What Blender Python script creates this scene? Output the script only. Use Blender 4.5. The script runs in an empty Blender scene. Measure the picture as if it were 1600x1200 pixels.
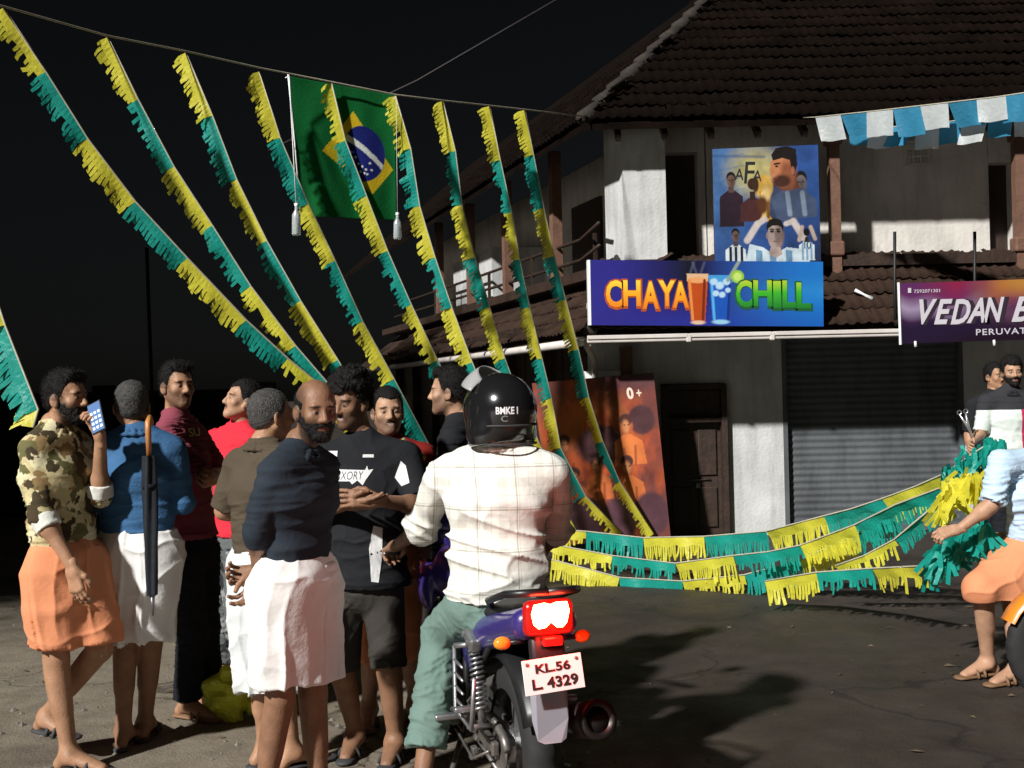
import bpy, bmesh, math, random
import numpy as np
from mathutils import Vector, Matrix, noise
from mathutils.bvhtree import BVHTree
random.seed(7); RNG = np.random.default_rng(7)
R_ = math.radians
SC = bpy.context.scene; COL = SC.collection
V = Vector

# ------------------------------------------------------------------ camera
FPX, CAMZ = 1750.0, 1.65
roll, pitch = R_(1.3), math.atan(10 / FPX)
F_ = V((0, math.cos(pitch), math.sin(pitch))); R0 = V((1, 0, 0)); U0 = V((0, -math.sin(pitch), math.cos(pitch)))
Rv = R0 * math.cos(roll) - U0 * math.sin(roll); Uv = R0 * math.sin(roll) + U0 * math.cos(roll)
cd = bpy.data.cameras.new('camera'); cam = bpy.data.objects.new('camera', cd); COL.objects.link(cam)
cd.sensor_width = 36; cd.lens = 36 * FPX / 1600; cd.clip_end = 1500; cd.clip_start = 0.05
M = Matrix((Rv, Uv, -F_)).transposed().to_4x4(); M.translation = V((0, 0, CAMZ)); cam.matrix_world = M
SC.camera = cam

def at(px, py, Y):
    d = F_ + Rv * ((px - 800) / FPX) + Uv * ((600 - py) / FPX)
    return V((0, 0, CAMZ)) + d * (Y / d.y)

# ------------------------------------------------------------------ world, sun, exposure
SUNV = V((.84, 1, -.92)).normalized()            # direction the light travels
el = math.asin(-SUNV.z)
wd = bpy.data.worlds.new('World'); SC.world = wd; wd.use_nodes = True
nt = wd.node_tree; nt.nodes.clear()
sky = nt.nodes.new('ShaderNodeTexSky'); sky.sky_type = 'NISHITA'; sky.sun_disc = False
sky.sun_elevation = el; sky.sun_rotation = math.atan2(-SUNV.x, -SUNV.y)
hs = nt.nodes.new('ShaderNodeHueSaturation'); hs.inputs['Saturation'].default_value = .3
bg = nt.nodes.new('ShaderNodeBackground'); bg.inputs['Strength'].default_value = .0009
wo = nt.nodes.new('ShaderNodeOutputWorld')
nt.links.new(sky.outputs[0], hs.inputs['Color']); nt.links.new(hs.outputs[0], bg.inputs[0]); nt.links.new(bg.outputs[0], wo.inputs[0])
sl = bpy.data.lights.new('sun', 'SUN'); sl.energy = 5.0; sl.angle = R_(2.2); sl.color = (1, .985, .95)
so = bpy.data.objects.new('sun', sl); COL.objects.link(so); so.rotation_euler = SUNV.to_track_quat('-Z', 'Y').to_euler()
so.location = (-6, -8, 9)
SC.view_settings.view_transform = 'Standard'; SC.view_settings.look = 'None'
SC.view_settings.exposure = .3; SC.view_settings.gamma = 1
try: SC.view_settings.use_curve_mapping = False
except Exception: pass
SC.render.engine = 'CYCLES'

# ------------------------------------------------------------------ helpers: objects
WORLD = {}                                       # top objects whose parts are given in world coordinates
def org(p):
    while p is not None and p.parent is not None: p = p.parent
    return WORLD.get(p.name, V((0, 0, 0))) if p is not None else V((0, 0, 0))
def tag(o, label=None, cat=None, group=None, kind=None):
    if label: o['label'] = label
    if cat: o['category'] = cat
    if group: o['group'] = group
    if kind: o['kind'] = kind
    return o
def thing(name, loc, label, cat, group=None, rz=0.0, world=True):
    o = bpy.data.objects.new(name, None); COL.objects.link(o); o.location = loc; o.rotation_euler.z = rz
    o.empty_display_size = .2
    if world: WORLD[o.name] = V(loc)
    return tag(o, label, cat, group)
def mesh_obj(name, vs, fs, mat, parent=None, smooth=True, cols=None, fmat=None, o=None):
    me = bpy.data.meshes.new(name)
    vs = np.asarray(vs, dtype=np.float32).reshape(-1, 3)
    if o is None: o = org(parent)
    vs = vs - np.array(o, dtype=np.float32)
    if isinstance(fs, np.ndarray):
        n, k = fs.shape
        me.vertices.add(len(vs)); me.vertices.foreach_set('co', vs.ravel())
        me.loops.add(n * k); me.loops.foreach_set('vertex_index', fs.astype(np.int32).ravel())
        me.polygons.add(n); me.polygons.foreach_set('loop_start', np.arange(0, n * k, k, dtype=np.int32))
        me.update(calc_edges=True); me.validate()
    else:
        me.from_pydata(vs.tolist(), [], fs); me.update()
    for m in (mat if isinstance(mat, (list, tuple)) else [mat]): me.materials.append(m)
    if fmat is not None: me.polygons.foreach_set('material_index', np.asarray(fmat, dtype=np.int32))
    me.polygons.foreach_set('use_smooth', np.full(len(me.polygons), smooth))
    if cols is not None:
        c = np.ones((len(vs), 4), dtype=np.float32); c[:, :3] = cols
        a = me.color_attributes.new('Col', 'FLOAT_COLOR', 'POINT'); a.data.foreach_set('color', c.ravel())
    ob = bpy.data.objects.new(name, me); COL.objects.link(ob)
    if parent is not None: ob.parent = parent
    return ob

class MB:
    def __init__(s): s.v = []; s.f = []
    def add(s, vs, fs):
        b = len(s.v); s.v += [tuple(v) for v in vs]; s.f += [tuple(i + b for i in f) for f in fs]; return s
    def box(s, c, size, rot=None, bev=0.0):
        c = V(c); hx, hy, hz = [a / 2 for a in size]
        if bev <= 0:
            p = [V((x, y, z)) for x in (-hx, hx) for y in (-hy, hy) for z in (-hz, hz)]
            fs = [(0, 1, 3, 2), (4, 6, 7, 5), (0, 4, 5, 1), (2, 3, 7, 6), (0, 2, 6, 4), (1, 5, 7, 3)]
        else:
            bm = bmesh.new(); bmesh.ops.create_cube(bm, size=1)
            for v in bm.verts: v.co = V((v.co.x * hx * 2, v.co.y * hy * 2, v.co.z * hz * 2))
            bmesh.ops.bevel(bm, geom=bm.edges[:] , offset=bev, segments=2, affect='EDGES', profile=.5)
            bm.verts.index_update(); p = [v.co.copy() for v in bm.verts]; fs = [tuple(v.index for v in f.verts) for f in bm.faces]; bm.free()
        if rot is not None: p = [rot @ q for q in p]
        return s.add([c + q for q in p], fs)
    def hexa(s, p8): return s.add(p8, [(0, 1, 3, 2), (4, 6, 7, 5), (0, 4, 5, 1), (2, 3, 7, 6), (0, 2, 6, 4), (1, 5, 7, 3)])
    def slab(s, a, b, z0, z1, t, nrm=None):
        """upright wall from plan point a to b, thickness t to the left of a->b"""
        a = V((a[0], a[1], 0)); b = V((b[0], b[1], 0)); d = (b - a).normalized(); n = V((-d.y, d.x, 0)) * t
        q = [a, b, b + n, a + n]
        return s.add([p + V((0, 0, z0)) for p in q] + [p + V((0, 0, z1)) for p in q],
                     [(3, 2, 1, 0), (4, 5, 6, 7), (0, 1, 5, 4), (1, 2, 6, 5), (2, 3, 7, 6), (3, 0, 4, 7)])
    def tube(s, pts, r, n=8, cap=True):
        pts = [V(p) for p in pts]; m = len(pts); rs = r if isinstance(r, (list, tuple)) else [r] * m
        b = len(s.v); u = None
        for i, p in enumerate(pts):
            t = (pts[min(i + 1, m - 1)] - pts[max(i - 1, 0)])
            t = t.normalized() if t.length > 1e-9 else V((0, 0, 1))
            if u is None: u = t.orthogonal().normalized()
            u = (u - t * u.dot(t)); u = u.normalized() if u.length > 1e-6 else t.orthogonal().normalized()
            w = t.cross(u)
            for k in range(n):
                a = 2 * math.pi * k / n; s.v.append(tuple(p + (u * math.cos(a) + w * math.sin(a)) * rs[i]))
        for i in range(m - 1):
            for k in range(n):
                k2 = (k + 1) % n; s.f.append((b + i * n + k, b + i * n + k2, b + (i + 1) * n + k2, b + (i + 1) * n + k))
        if cap: s.f.append(tuple(b + k for k in reversed(range(n)))); s.f.append(tuple(b + (m - 1) * n + k for k in range(n)))
        return s
    def lathe(s, a, axis, prof, n=24):
        a = V(a); t = V(axis).normalized(); u = t.orthogonal().normalized(); w = t.cross(u); b = len(s.v)
        for (h, r) in prof:
            for k in range(n):
                q = 2 * math.pi * k / n; s.v.append(tuple(a + t * h + (u * math.cos(q) + w * math.sin(q)) * r))
        for i in range(len(prof) - 1):
            for k in range(n):
                k2 = (k + 1) % n; s.f.append((b + i * n + k, b + i * n + k2, b + (i + 1) * n + k2, b + (i + 1) * n + k))
        return s
    def build(s, name, mat, parent=None, smooth=False, **k): return mesh_obj(name, s.v, s.f, mat, parent, smooth, **k)

# ------------------------------------------------------------------ helpers: materials
def lin(c):
    c = np.asarray(c, dtype=float) / 255.0
    return tuple(np.where(c <= .04045, c / 12.92, ((c + .055) / 1.055) ** 2.4))
_mc = {}
def mat(name, color=(.5, .5, .5), rough=.8, metal=0.0, var=.25, vscale=3.0, bump=0.0, bscale=40.0, attr=False, emit=None, trans=0.0, spec=.5, coat=0, color2=None, coord='Object', detail=6, crease=0.0):
    if name in _mc: return _mc[name]
    m = bpy.data.materials.new(name); m.use_nodes = True; n = m.node_tree.nodes; l = m.node_tree.links
    b = n['Principled BSDF']; _mc[name] = m
    b.inputs['Roughness'].default_value = rough; b.inputs['Metallic'].default_value = metal; b.inputs['Specular IOR Level'].default_value = spec
    if coat: b.inputs['Coat Weight'].default_value = coat; b.inputs['Coat Roughness'].default_value = .08
    if trans: b.inputs['Transmission Weight'].default_value = trans
    tc = n.new('ShaderNodeTexCoord')
    nz = n.new('ShaderNodeTexNoise'); nz.inputs['Scale'].default_value = vscale; nz.inputs['Detail'].default_value = detail; nz.inputs['Roughness'].default_value = .65
    l.new(tc.outputs[coord], nz.inputs['Vector'])
    mx = n.new('ShaderNodeMix'); mx.data_type = 'RGBA'
    rp = n.new('ShaderNodeMapRange'); rp.inputs['From Min'].default_value = .3; rp.inputs['From Max'].default_value = .7
    l.new(nz.outputs['Fac'], rp.inputs['Value'])
    if attr:
        at_ = n.new('ShaderNodeAttribute'); at_.attribute_name = 'Col'
        mx.blend_type = 'MULTIPLY'; mx.inputs[0].default_value = 1
        cr = n.new('ShaderNodeMapRange'); cr.inputs['To Min'].default_value = 1 - var; cr.inputs['To Max'].default_value = 1
        l.new(rp.outputs[0], cr.inputs['Value']); l.new(at_.outputs['Color'], mx.inputs[6]); l.new(cr.outputs[0], mx.inputs[7])
    else:
        c2 = color2 if color2 else tuple(c * (1 - var) for c in color)
        mx.inputs[6].default_value = (*c2, 1); mx.inputs[7].default_value = (*color, 1); l.new(rp.outputs[0], mx.inputs[0])
    l.new(mx.outputs[2], b.inputs['Base Color'])
    if bump:
        bz = n.new('ShaderNodeTexNoise'); bz.inputs['Scale'].default_value = bscale; bz.inputs['Detail'].default_value = 5
        l.new(tc.outputs[coord], bz.inputs['Vector'])
        bp = n.new('ShaderNodeBump'); bp.inputs['Strength'].default_value = bump; bp.inputs['Distance'].default_value = .02
        l.new(bz.outputs['Fac'], bp.inputs['Height']); l.new(bp.outputs[0], b.inputs['Normal'])
        if crease:
            wz = n.new('ShaderNodeTexNoise'); wz.inputs['Scale'].default_value = 5; l.new(tc.outputs[coord], wz.inputs['Vector']); vm = n.new('ShaderNodeVectorMath'); vm.operation = 'MULTIPLY_ADD'; l.new(wz.outputs['Color'], vm.inputs[0]); vm.inputs[1].default_value = (.25, .25, .25); l.new(tc.outputs[coord], vm.inputs[2])
            cz = n.new('ShaderNodeTexNoise'); cz.noise_type = 'RIDGED_MULTIFRACTAL'; cz.inputs['Scale'].default_value = 6.5; cz.inputs['Detail'].default_value = 2.5; l.new(vm.outputs[0], cz.inputs['Vector'])
            b2 = n.new('ShaderNodeBump'); b2.inputs['Strength'].default_value = crease; b2.inputs['Distance'].default_value = .012; l.new(cz.outputs['Fac'], b2.inputs['Height']); l.new(bp.outputs[0], b2.inputs['Normal']); l.new(b2.outputs[0], b.inputs['Normal'])
    if emit:
        b.inputs['Emission Color'].default_value = (*emit[0], 1); b.inputs['Emission Strength'].default_value = emit[1]
    return m
def streaks(m, amt, sc=(2.6, 2.6, .35), lo=.45, hi=.7):
    """run-down stains: long vertical smears of dirt worked into the colour"""
    n, l, b = m.node_tree.nodes, m.node_tree.links, m.node_tree.nodes['Principled BSDF']; src = b.inputs['Base Color'].links[0].from_socket
    tc = n.new('ShaderNodeTexCoord'); mp = n.new('ShaderNodeMapping'); mp.inputs['Scale'].default_value = sc; l.new(tc.outputs['Object'], mp.inputs[0])
    z = n.new('ShaderNodeTexNoise'); z.inputs['Scale'].default_value = 2.2; z.inputs['Detail'].default_value = 8; z.inputs['Roughness'].default_value = .7; l.new(mp.outputs[0], z.inputs['Vector'])
    r = n.new('ShaderNodeMapRange'); r.inputs['From Min'].default_value = lo; r.inputs['From Max'].default_value = hi; r.inputs['To Min'].default_value = 1; r.inputs['To Max'].default_value = 1 - amt; l.new(z.outputs['Fac'], r.inputs['Value'])
    q = n.new('ShaderNodeMix'); q.data_type = 'RGBA'; q.blend_type = 'MULTIPLY'; q.inputs[0].default_value = 1; l.new(src, q.inputs[6]); l.new(r.outputs[0], q.inputs[7]); l.new(q.outputs[2], b.inputs['Base Color'])
def nodes(m): return m.node_tree.nodes, m.node_tree.links, m.node_tree.nodes['Principled BSDF']

# ------------------------------------------------------------------ helpers: numpy noise, signed distance bodies
_perm = RNG.random((64, 64, 64)).astype(np.float32)
def vnoise(p):
    p = np.asarray(p, dtype=np.float32); i = np.floor(p).astype(np.int32); f = p - i; f = f * f * (3 - 2 * f)
    i0 = i & 63; i1 = (i + 1) & 63; r = 0
    for dx in (0, 1):
        wx = f[..., 0] if dx else 1 - f[..., 0]; ix = (i1 if dx else i0)[..., 0]
        for dy in (0, 1):
            wy = f[..., 1] if dy else 1 - f[..., 1]; iy = (i1 if dy else i0)[..., 1]
            for dz in (0, 1):
                wz = f[..., 2] if dz else 1 - f[..., 2]; iz = (i1 if dz else i0)[..., 2]
                r = r + _perm[ix, iy, iz] * wx * wy * wz
    return r * 2 - 1
def fbm(p, o=3):
    r = 0; a = 1
    for k in range(o): r = r + a * vnoise(p * (2 ** k) + 17.3 * k); a *= .5
    return r

class Field:
    """a smooth union of tapered, optionally stretched limbs, turned into one closed mesh"""
    def __init__(s): s.p = []
    def cap(s, a, b, ra, rb=None, k=.02, st=None, cutb=False, cuta=False):
        rb = ra if rb is None else rb
        s.p.append(('c', np.array(a, dtype=np.float32), np.array(b, dtype=np.float32), ra, rb, k, st, cutb, cuta)); return s
    def ell(s, c, r, k=.02, rot=None): s.p.append(('e', np.array(c, dtype=np.float32), np.array(r, dtype=np.float32), k, rot)); return s
    def sub(s, c, r, k=.01): s.p.append(('s', np.array(c, dtype=np.float32), np.array(r, dtype=np.float32), k)); return s
    def keep(s, fn): s.p.append(('k', fn)); return s
    def build(s, h):
        lo = np.array([9e9] * 3); hi = -lo
        for q in s.p:
            if q[0] == 'c':
                e = max(q[3], q[4]) * (max(q[6][1], 1) if q[6] else 1) * 1.05 + q[5] * .3
                lo = np.minimum(lo, np.minimum(q[1], q[2]) - e); hi = np.maximum(hi, np.maximum(q[1], q[2]) + e)
            elif q[0] == 'e': lo = np.minimum(lo, q[1] - q[2].max()); hi = np.maximum(hi, q[1] + q[2].max())
        lo = lo - 3 * h; hi = hi + 3 * h
        n = np.ceil((hi - lo) / h).astype(int) + 1
        ax = [(lo[i] + h * np.arange(n[i])).astype(np.float32) for i in range(3)]
        f = np.full(n, 1.0, dtype=np.float32)
        def sl_(a, b):
            i0 = np.clip(np.floor((a - lo) / h).astype(int), 0, n - 1); i1 = np.clip(np.ceil((b - lo) / h).astype(int) + 1, 1, n)
            S = tuple(slice(i0[i], i1[i]) for i in range(3))
            return S, ax[0][S[0]][:, None, None], ax[1][S[1]][None, :, None], ax[2][S[2]][None, None, :]
        for q in s.p:
            if q[0] == 'c':
                _, a, b, ra, rb, k, st, cb, ca = q
                e = max(ra, rb) * (max(st[1], 1) if st else 1) + k + 3 * h
                S, X, Y, Z = sl_(np.minimum(a, b) - e, np.maximum(a, b) + e)
                px, py, pz = X - a[0], Y - a[1], Z - a[2]; d = b - a
                if st:
                    ux = np.array(st[0], dtype=np.float32); ux = ux / np.linalg.norm(ux); g = 1 / st[1] - 1
                    m = (px * ux[0] + py * ux[1] + pz * ux[2]) * g
                    dd = d + ux * float(d @ ux) * g
                    qx, qy, qz = px + m * ux[0], py + m * ux[1], pz + m * ux[2]
                else: qx, qy, qz, dd = px, py, pz, d
                L2 = float(dd @ dd) + 1e-9
                t = np.clip((qx * dd[0] + qy * dd[1] + qz * dd[2]) / L2, 0, 1)
                D = np.sqrt((qx - t * dd[0]) ** 2 + (qy - t * dd[1]) ** 2 + (qz - t * dd[2]) ** 2) - (ra + (rb - ra) * t)
                L = math.sqrt(float(d @ d)) + 1e-9
                if cb: D = np.maximum(D, ((px - d[0]) * d[0] + (py - d[1]) * d[1] + (pz - d[2]) * d[2]) / L)
                if ca: D = np.maximum(D, -(px * d[0] + py * d[1] + pz * d[2]) / L)
                o = f[S]; w = np.clip(.5 + .5 * (o - D) / k, 0, 1); f[S] = o * (1 - w) + D * w - k * w * (1 - w)
            elif q[0] in 'es':
                c, r, k = q[1], q[2], q[3]; e = r.max() + k + 3 * h
                S, X, Y, Z = sl_(c - e, c + e)
                px, py, pz = X - c[0], Y - c[1], Z - c[2]
                if q[0] == 'e' and q[4] is not None:
                    A = np.array(q[4].transposed(), dtype=np.float32)
                    px, py, pz = (A[0, 0] * px + A[0, 1] * py + A[0, 2] * pz, A[1, 0] * px + A[1, 1] * py + A[1, 2] * pz, A[2, 0] * px + A[2, 1] * py + A[2, 2] * pz)
                k0 = np.sqrt((px / r[0]) ** 2 + (py / r[1]) ** 2 + (pz / r[2]) ** 2); k1 = np.sqrt((px / r[0] ** 2) ** 2 + (py / r[1] ** 2) ** 2 + (pz / r[2] ** 2) ** 2) + 1e-6
                D = k0 * (k0 - 1) / k1; o = f[S]
                if q[0] == 'e': w = np.clip(.5 + .5 * (o - D) / k, 0, 1); f[S] = o * (1 - w) + D * w - k * w * (1 - w)
                else: w = np.clip(.5 - .5 * (o + D) / k, 0, 1); f[S] = o * (1 - w) - D * w + k * w * (1 - w)
            else:
                f = np.maximum(f, q[1](ax[0][:, None, None], ax[1][None, :, None], ax[2][None, None, :]).astype(np.float32))
        return nets(f, lo, h)

def nets(f, lo, h):
    s = f < 0; c = np.zeros(np.array(s.shape) - 1, dtype=np.int8)
    cor = [(x, y, z) for x in (0, 1) for y in (0, 1) for z in (0, 1)]
    for (x, y, z) in cor: c += s[x:s.shape[0] - 1 + x, y:s.shape[1] - 1 + y, z:s.shape[2] - 1 + z]
    act = (c > 0) & (c < 8); I = np.argwhere(act)
    vid = np.full(act.shape, -1, dtype=np.int32); vid[act] = np.arange(len(I))
    g = [f[I[:, 0] + x, I[:, 1] + y, I[:, 2] + z] for (x, y, z) in cor]
    P = np.zeros((len(I), 3), dtype=np.float32); N = np.zeros(len(I), dtype=np.float32)
    for i in range(8):
        for ax_ in range(3):
            if cor[i][ax_] == 0:
                o = list(cor[i]); o[ax_] = 1; j = cor.index(tuple(o)); a, b = g[i], g[j]
                m = (a < 0) != (b < 0); t = np.where(m, a / np.where(m, a - b, 1), 0)
                q = np.array(cor[i], dtype=np.float32)[None] + t[:, None] * np.eye(3, dtype=np.float32)[ax_][None]
                P += q * m[:, None]; N += m
    P = (I + P / N[:, None]) * h + lo
    Q = []
    for ax_ in range(3):
        u, w = (ax_ + 1) % 3, (ax_ + 2) % 3
        s0 = np.take(s, range(0, s.shape[ax_] - 1), axis=ax_); s1 = np.take(s, range(1, s.shape[ax_]), axis=ax_)
        for sign in (0, 1):
            e = np.argwhere((s0 & ~s1) if sign == 0 else (~s0 & s1))
            if len(e) == 0: continue
            ok = (e[:, u] > 0) & (e[:, w] > 0) & (e[:, u] < s.shape[u] - 1) & (e[:, w] < s.shape[w] - 1); e = e[ok]
            def cell(du, dw):
                q = e.copy(); q[:, u] -= du; q[:, w] -= dw; return vid[q[:, 0], q[:, 1], q[:, 2]]
            qd = np.stack([cell(1, 1), cell(0, 1), cell(0, 0), cell(1, 0)], axis=1)
            if sign == 1: qd = qd[:, ::-1]
            Q.append(qd)
    return P.astype(np.float64), np.concatenate(Q)

def vnormals(P, Q):
    n = np.cross(P[Q[:, 2]] - P[Q[:, 0]], P[Q[:, 3]] - P[Q[:, 1]]); N = np.zeros_like(P)
    for k in range(4): np.add.at(N, Q[:, k], n)
    return N / (np.linalg.norm(N, axis=1, keepdims=True) + 1e-12)
def relax(P, Q, it=1, w=.5):
    for _ in range(it):
        A = np.zeros_like(P); c = np.zeros(len(P))
        for k in range(4):
            j = (k + 1) % 4; np.add.at(A, Q[:, k], P[Q[:, j]]); np.add.at(c, Q[:, k], 1); np.add.at(A, Q[:, j], P[Q[:, k]]); np.add.at(c, Q[:, j], 1)
        P = P * (1 - w) + w * A / np.maximum(c, 1)[:, None]
    return P

# ------------------------------------------------------------------ helpers: painted panels (flat print) and lettering
class Canvas:
    def __init__(s, w, h, col):
        s.w, s.h = w, h; s.a = np.zeros((h, w, 3)); s.a[:] = lin(col)
        s.u, s.v = np.meshgrid(np.linspace(0, 1, w), np.linspace(0, 1, h)); s.asp = w / h
    def mix(s, m, col): m = np.clip(m, 0, 1)[..., None]; s.a = s.a * (1 - m) + np.array(lin(col)) * m; return s
    def ell(s, cx, cy, rx, ry, col, rot=0, soft=.06, al=1):
        x, y = (s.u - cx) * s.asp, s.v - cy; c, q = math.cos(R_(rot)), math.sin(R_(rot)); X, Y = x * c + y * q, -x * q + y * c
        d = np.sqrt((X / (rx * s.asp)) ** 2 + (Y / ry) ** 2); return s.mix(al * np.clip((1 - d) / soft + .5, 0, 1), col)
    def poly(s, pts, col, al=1):
        ins = np.zeros(s.u.shape, dtype=bool); n = len(pts)
        for i in range(n):
            (x0, y0), (x1, y1) = pts[i], pts[(i + 1) % n]
            if y0 == y1: continue
            c = ((y0 > s.v) != (y1 > s.v)) & (s.u < (x1 - x0) * (s.v - y0) / (y1 - y0) + x0); ins ^= c
        return s.mix(ins * al, col)
    def line(s, p0, p1, w, col, al=1):
        a = np.array([(p1[0] - p0[0]) * s.asp, p1[1] - p0[1]]); x, y = (s.u - p0[0]) * s.asp, s.v - p0[1]
        t = np.clip((x * a[0] + y * a[1]) / (a @ a + 1e-9), 0, 1); d = np.hypot(x - t * a[0], y - t * a[1])
        return s.mix(al * np.clip((w - d) / (w * .5) + .5, 0, 1), col)
    def panel(s, name, bl, br, tr, tl, mt, parent, o=None, dim=.8):
        bl, br, tr, tl = [np.array(p, dtype=float) for p in (bl, br, tr, tl)]; s.a = s.a * dim
        u, v = s.u[..., None], s.v[..., None]
        P = (bl * (1 - u) + br * u) * (1 - v) + (tl * (1 - u) + tr * u) * v
        i = np.arange(s.w * s.h).reshape(s.h, s.w)
        Q = np.stack([i[:-1, :-1], i[:-1, 1:], i[1:, 1:], i[1:, :-1]], -1).reshape(-1, 4)
        return mesh_obj(name, P.reshape(-1, 3), Q, mt, parent, False, cols=s.a.reshape(-1, 3))
def text_mesh(s, size=1, offset=0, shear=0, extrude=0, align='LEFT', spacing=1.0, res=3):
    c = bpy.data.curves.new('lettering', 'FONT'); c.body = s; c.size = size; c.offset = offset; c.shear = shear; c.extrude = extrude
    c.align_x = align; c.space_character = spacing; c.resolution_u = res; c.fill_mode = 'FRONT' if extrude == 0 else 'BOTH'
    o = bpy.data.objects.new('lettering', c); COL.objects.link(o); bpy.context.view_layer.update()
    me = bpy.data.meshes.new_from_object(o.evaluated_get(bpy.context.evaluated_depsgraph_get()))
    vs = np.array([v.co[:] for v in me.vertices]).reshape(-1, 3); fs = [tuple(p.vertices) for p in me.polygons]
    bpy.data.objects.remove(o); bpy.data.curves.remove(c); bpy.data.meshes.remove(me)
    return vs, fs
def lettering(s, origin, xd, yd, height, mt, parent, width=None, name='lettering', o=None, lift=.003, jit=0, **k):
    """text whose capital letters are `height` tall; origin = lower left corner"""
    vs, fs = text_mesh(s, **k); x0, x1 = vs[:, 0].min(), vs[:, 0].max(); y0, y1 = vs[:, 1].min(), vs[:, 1].max()
    sy = height / (y1 - y0); sx = (width / (x1 - x0)) if width else sy
    xd, yd = V(xd).normalized(), V(yd).normalized(); n = xd.cross(yd); z = vs[:, 2] - vs[:, 2].min()
    X = (vs[:, 0] - x0) * sx; Y = (vs[:, 1] - y0) * sy
    P = np.array(origin)[None] + X[:, None] * np.array(xd) + Y[:, None] * np.array(yd) + (lift + z * sy)[:, None] * np.array(n)
    return mesh_obj(name, P, fs, mt, parent, False, o=o)
# ================================================================== MATERIALS
m_plaster = mat('plaster', (.64, .645, .635), .9, var=.32, vscale=1.7, bump=.25, bscale=30)
m_plaster2 = mat('old plaster', (.74, .70, .64), .9, var=.25, vscale=1.6, bump=.3, bscale=22)
m_dwood = mat('dark wood', (.05, .027, .018), .6, var=.5, vscale=9, bump=.3, bscale=25)
m_wood = mat('brown wood', (.2, .1, .065), .7, var=.4, vscale=7, bump=.3, bscale=25)
m_tile = mat('clay tile', (.046, .025, .016), .9, var=.6, vscale=3, bump=.35, bscale=18, spec=.2)
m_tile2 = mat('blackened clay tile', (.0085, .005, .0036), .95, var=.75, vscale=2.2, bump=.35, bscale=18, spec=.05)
m_cem = mat('ridge cement', (.038, .029, .022), .9, var=.8, vscale=5, bump=.4, bscale=20)
m_gut = mat('gutter paint', (.7, .64, .6), .6, var=.25, vscale=3)
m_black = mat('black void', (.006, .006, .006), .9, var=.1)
m_steel = mat('shutter steel', (.115, .125, .135), .6, metal=.0, var=.4, vscale=1.6, bump=.2, bscale=9)
streaks(m_plaster, .28); streaks(m_plaster2, .25); streaks(m_steel, .45, (2.2, 2.2, .5)); streaks(m_dwood, .5, (5, 5, .5))
m_print = mat('printed vinyl', rough=.45, attr=True, var=.12, vscale=2.5, spec=.35, bump=.25, bscale=3.5)
m_white = mat('white paint', (.8, .8, .8), .6, var=.08)
m_rope = mat('pale rope', (.45, .42, .33), .8, var=.3, vscale=30)
m_metal = mat('galvanised rod', (.25, .25, .25), .45, metal=.8, var=.3)
m_pblack = mat('black print', (.006, .006, .008), .7, var=.1)

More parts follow.
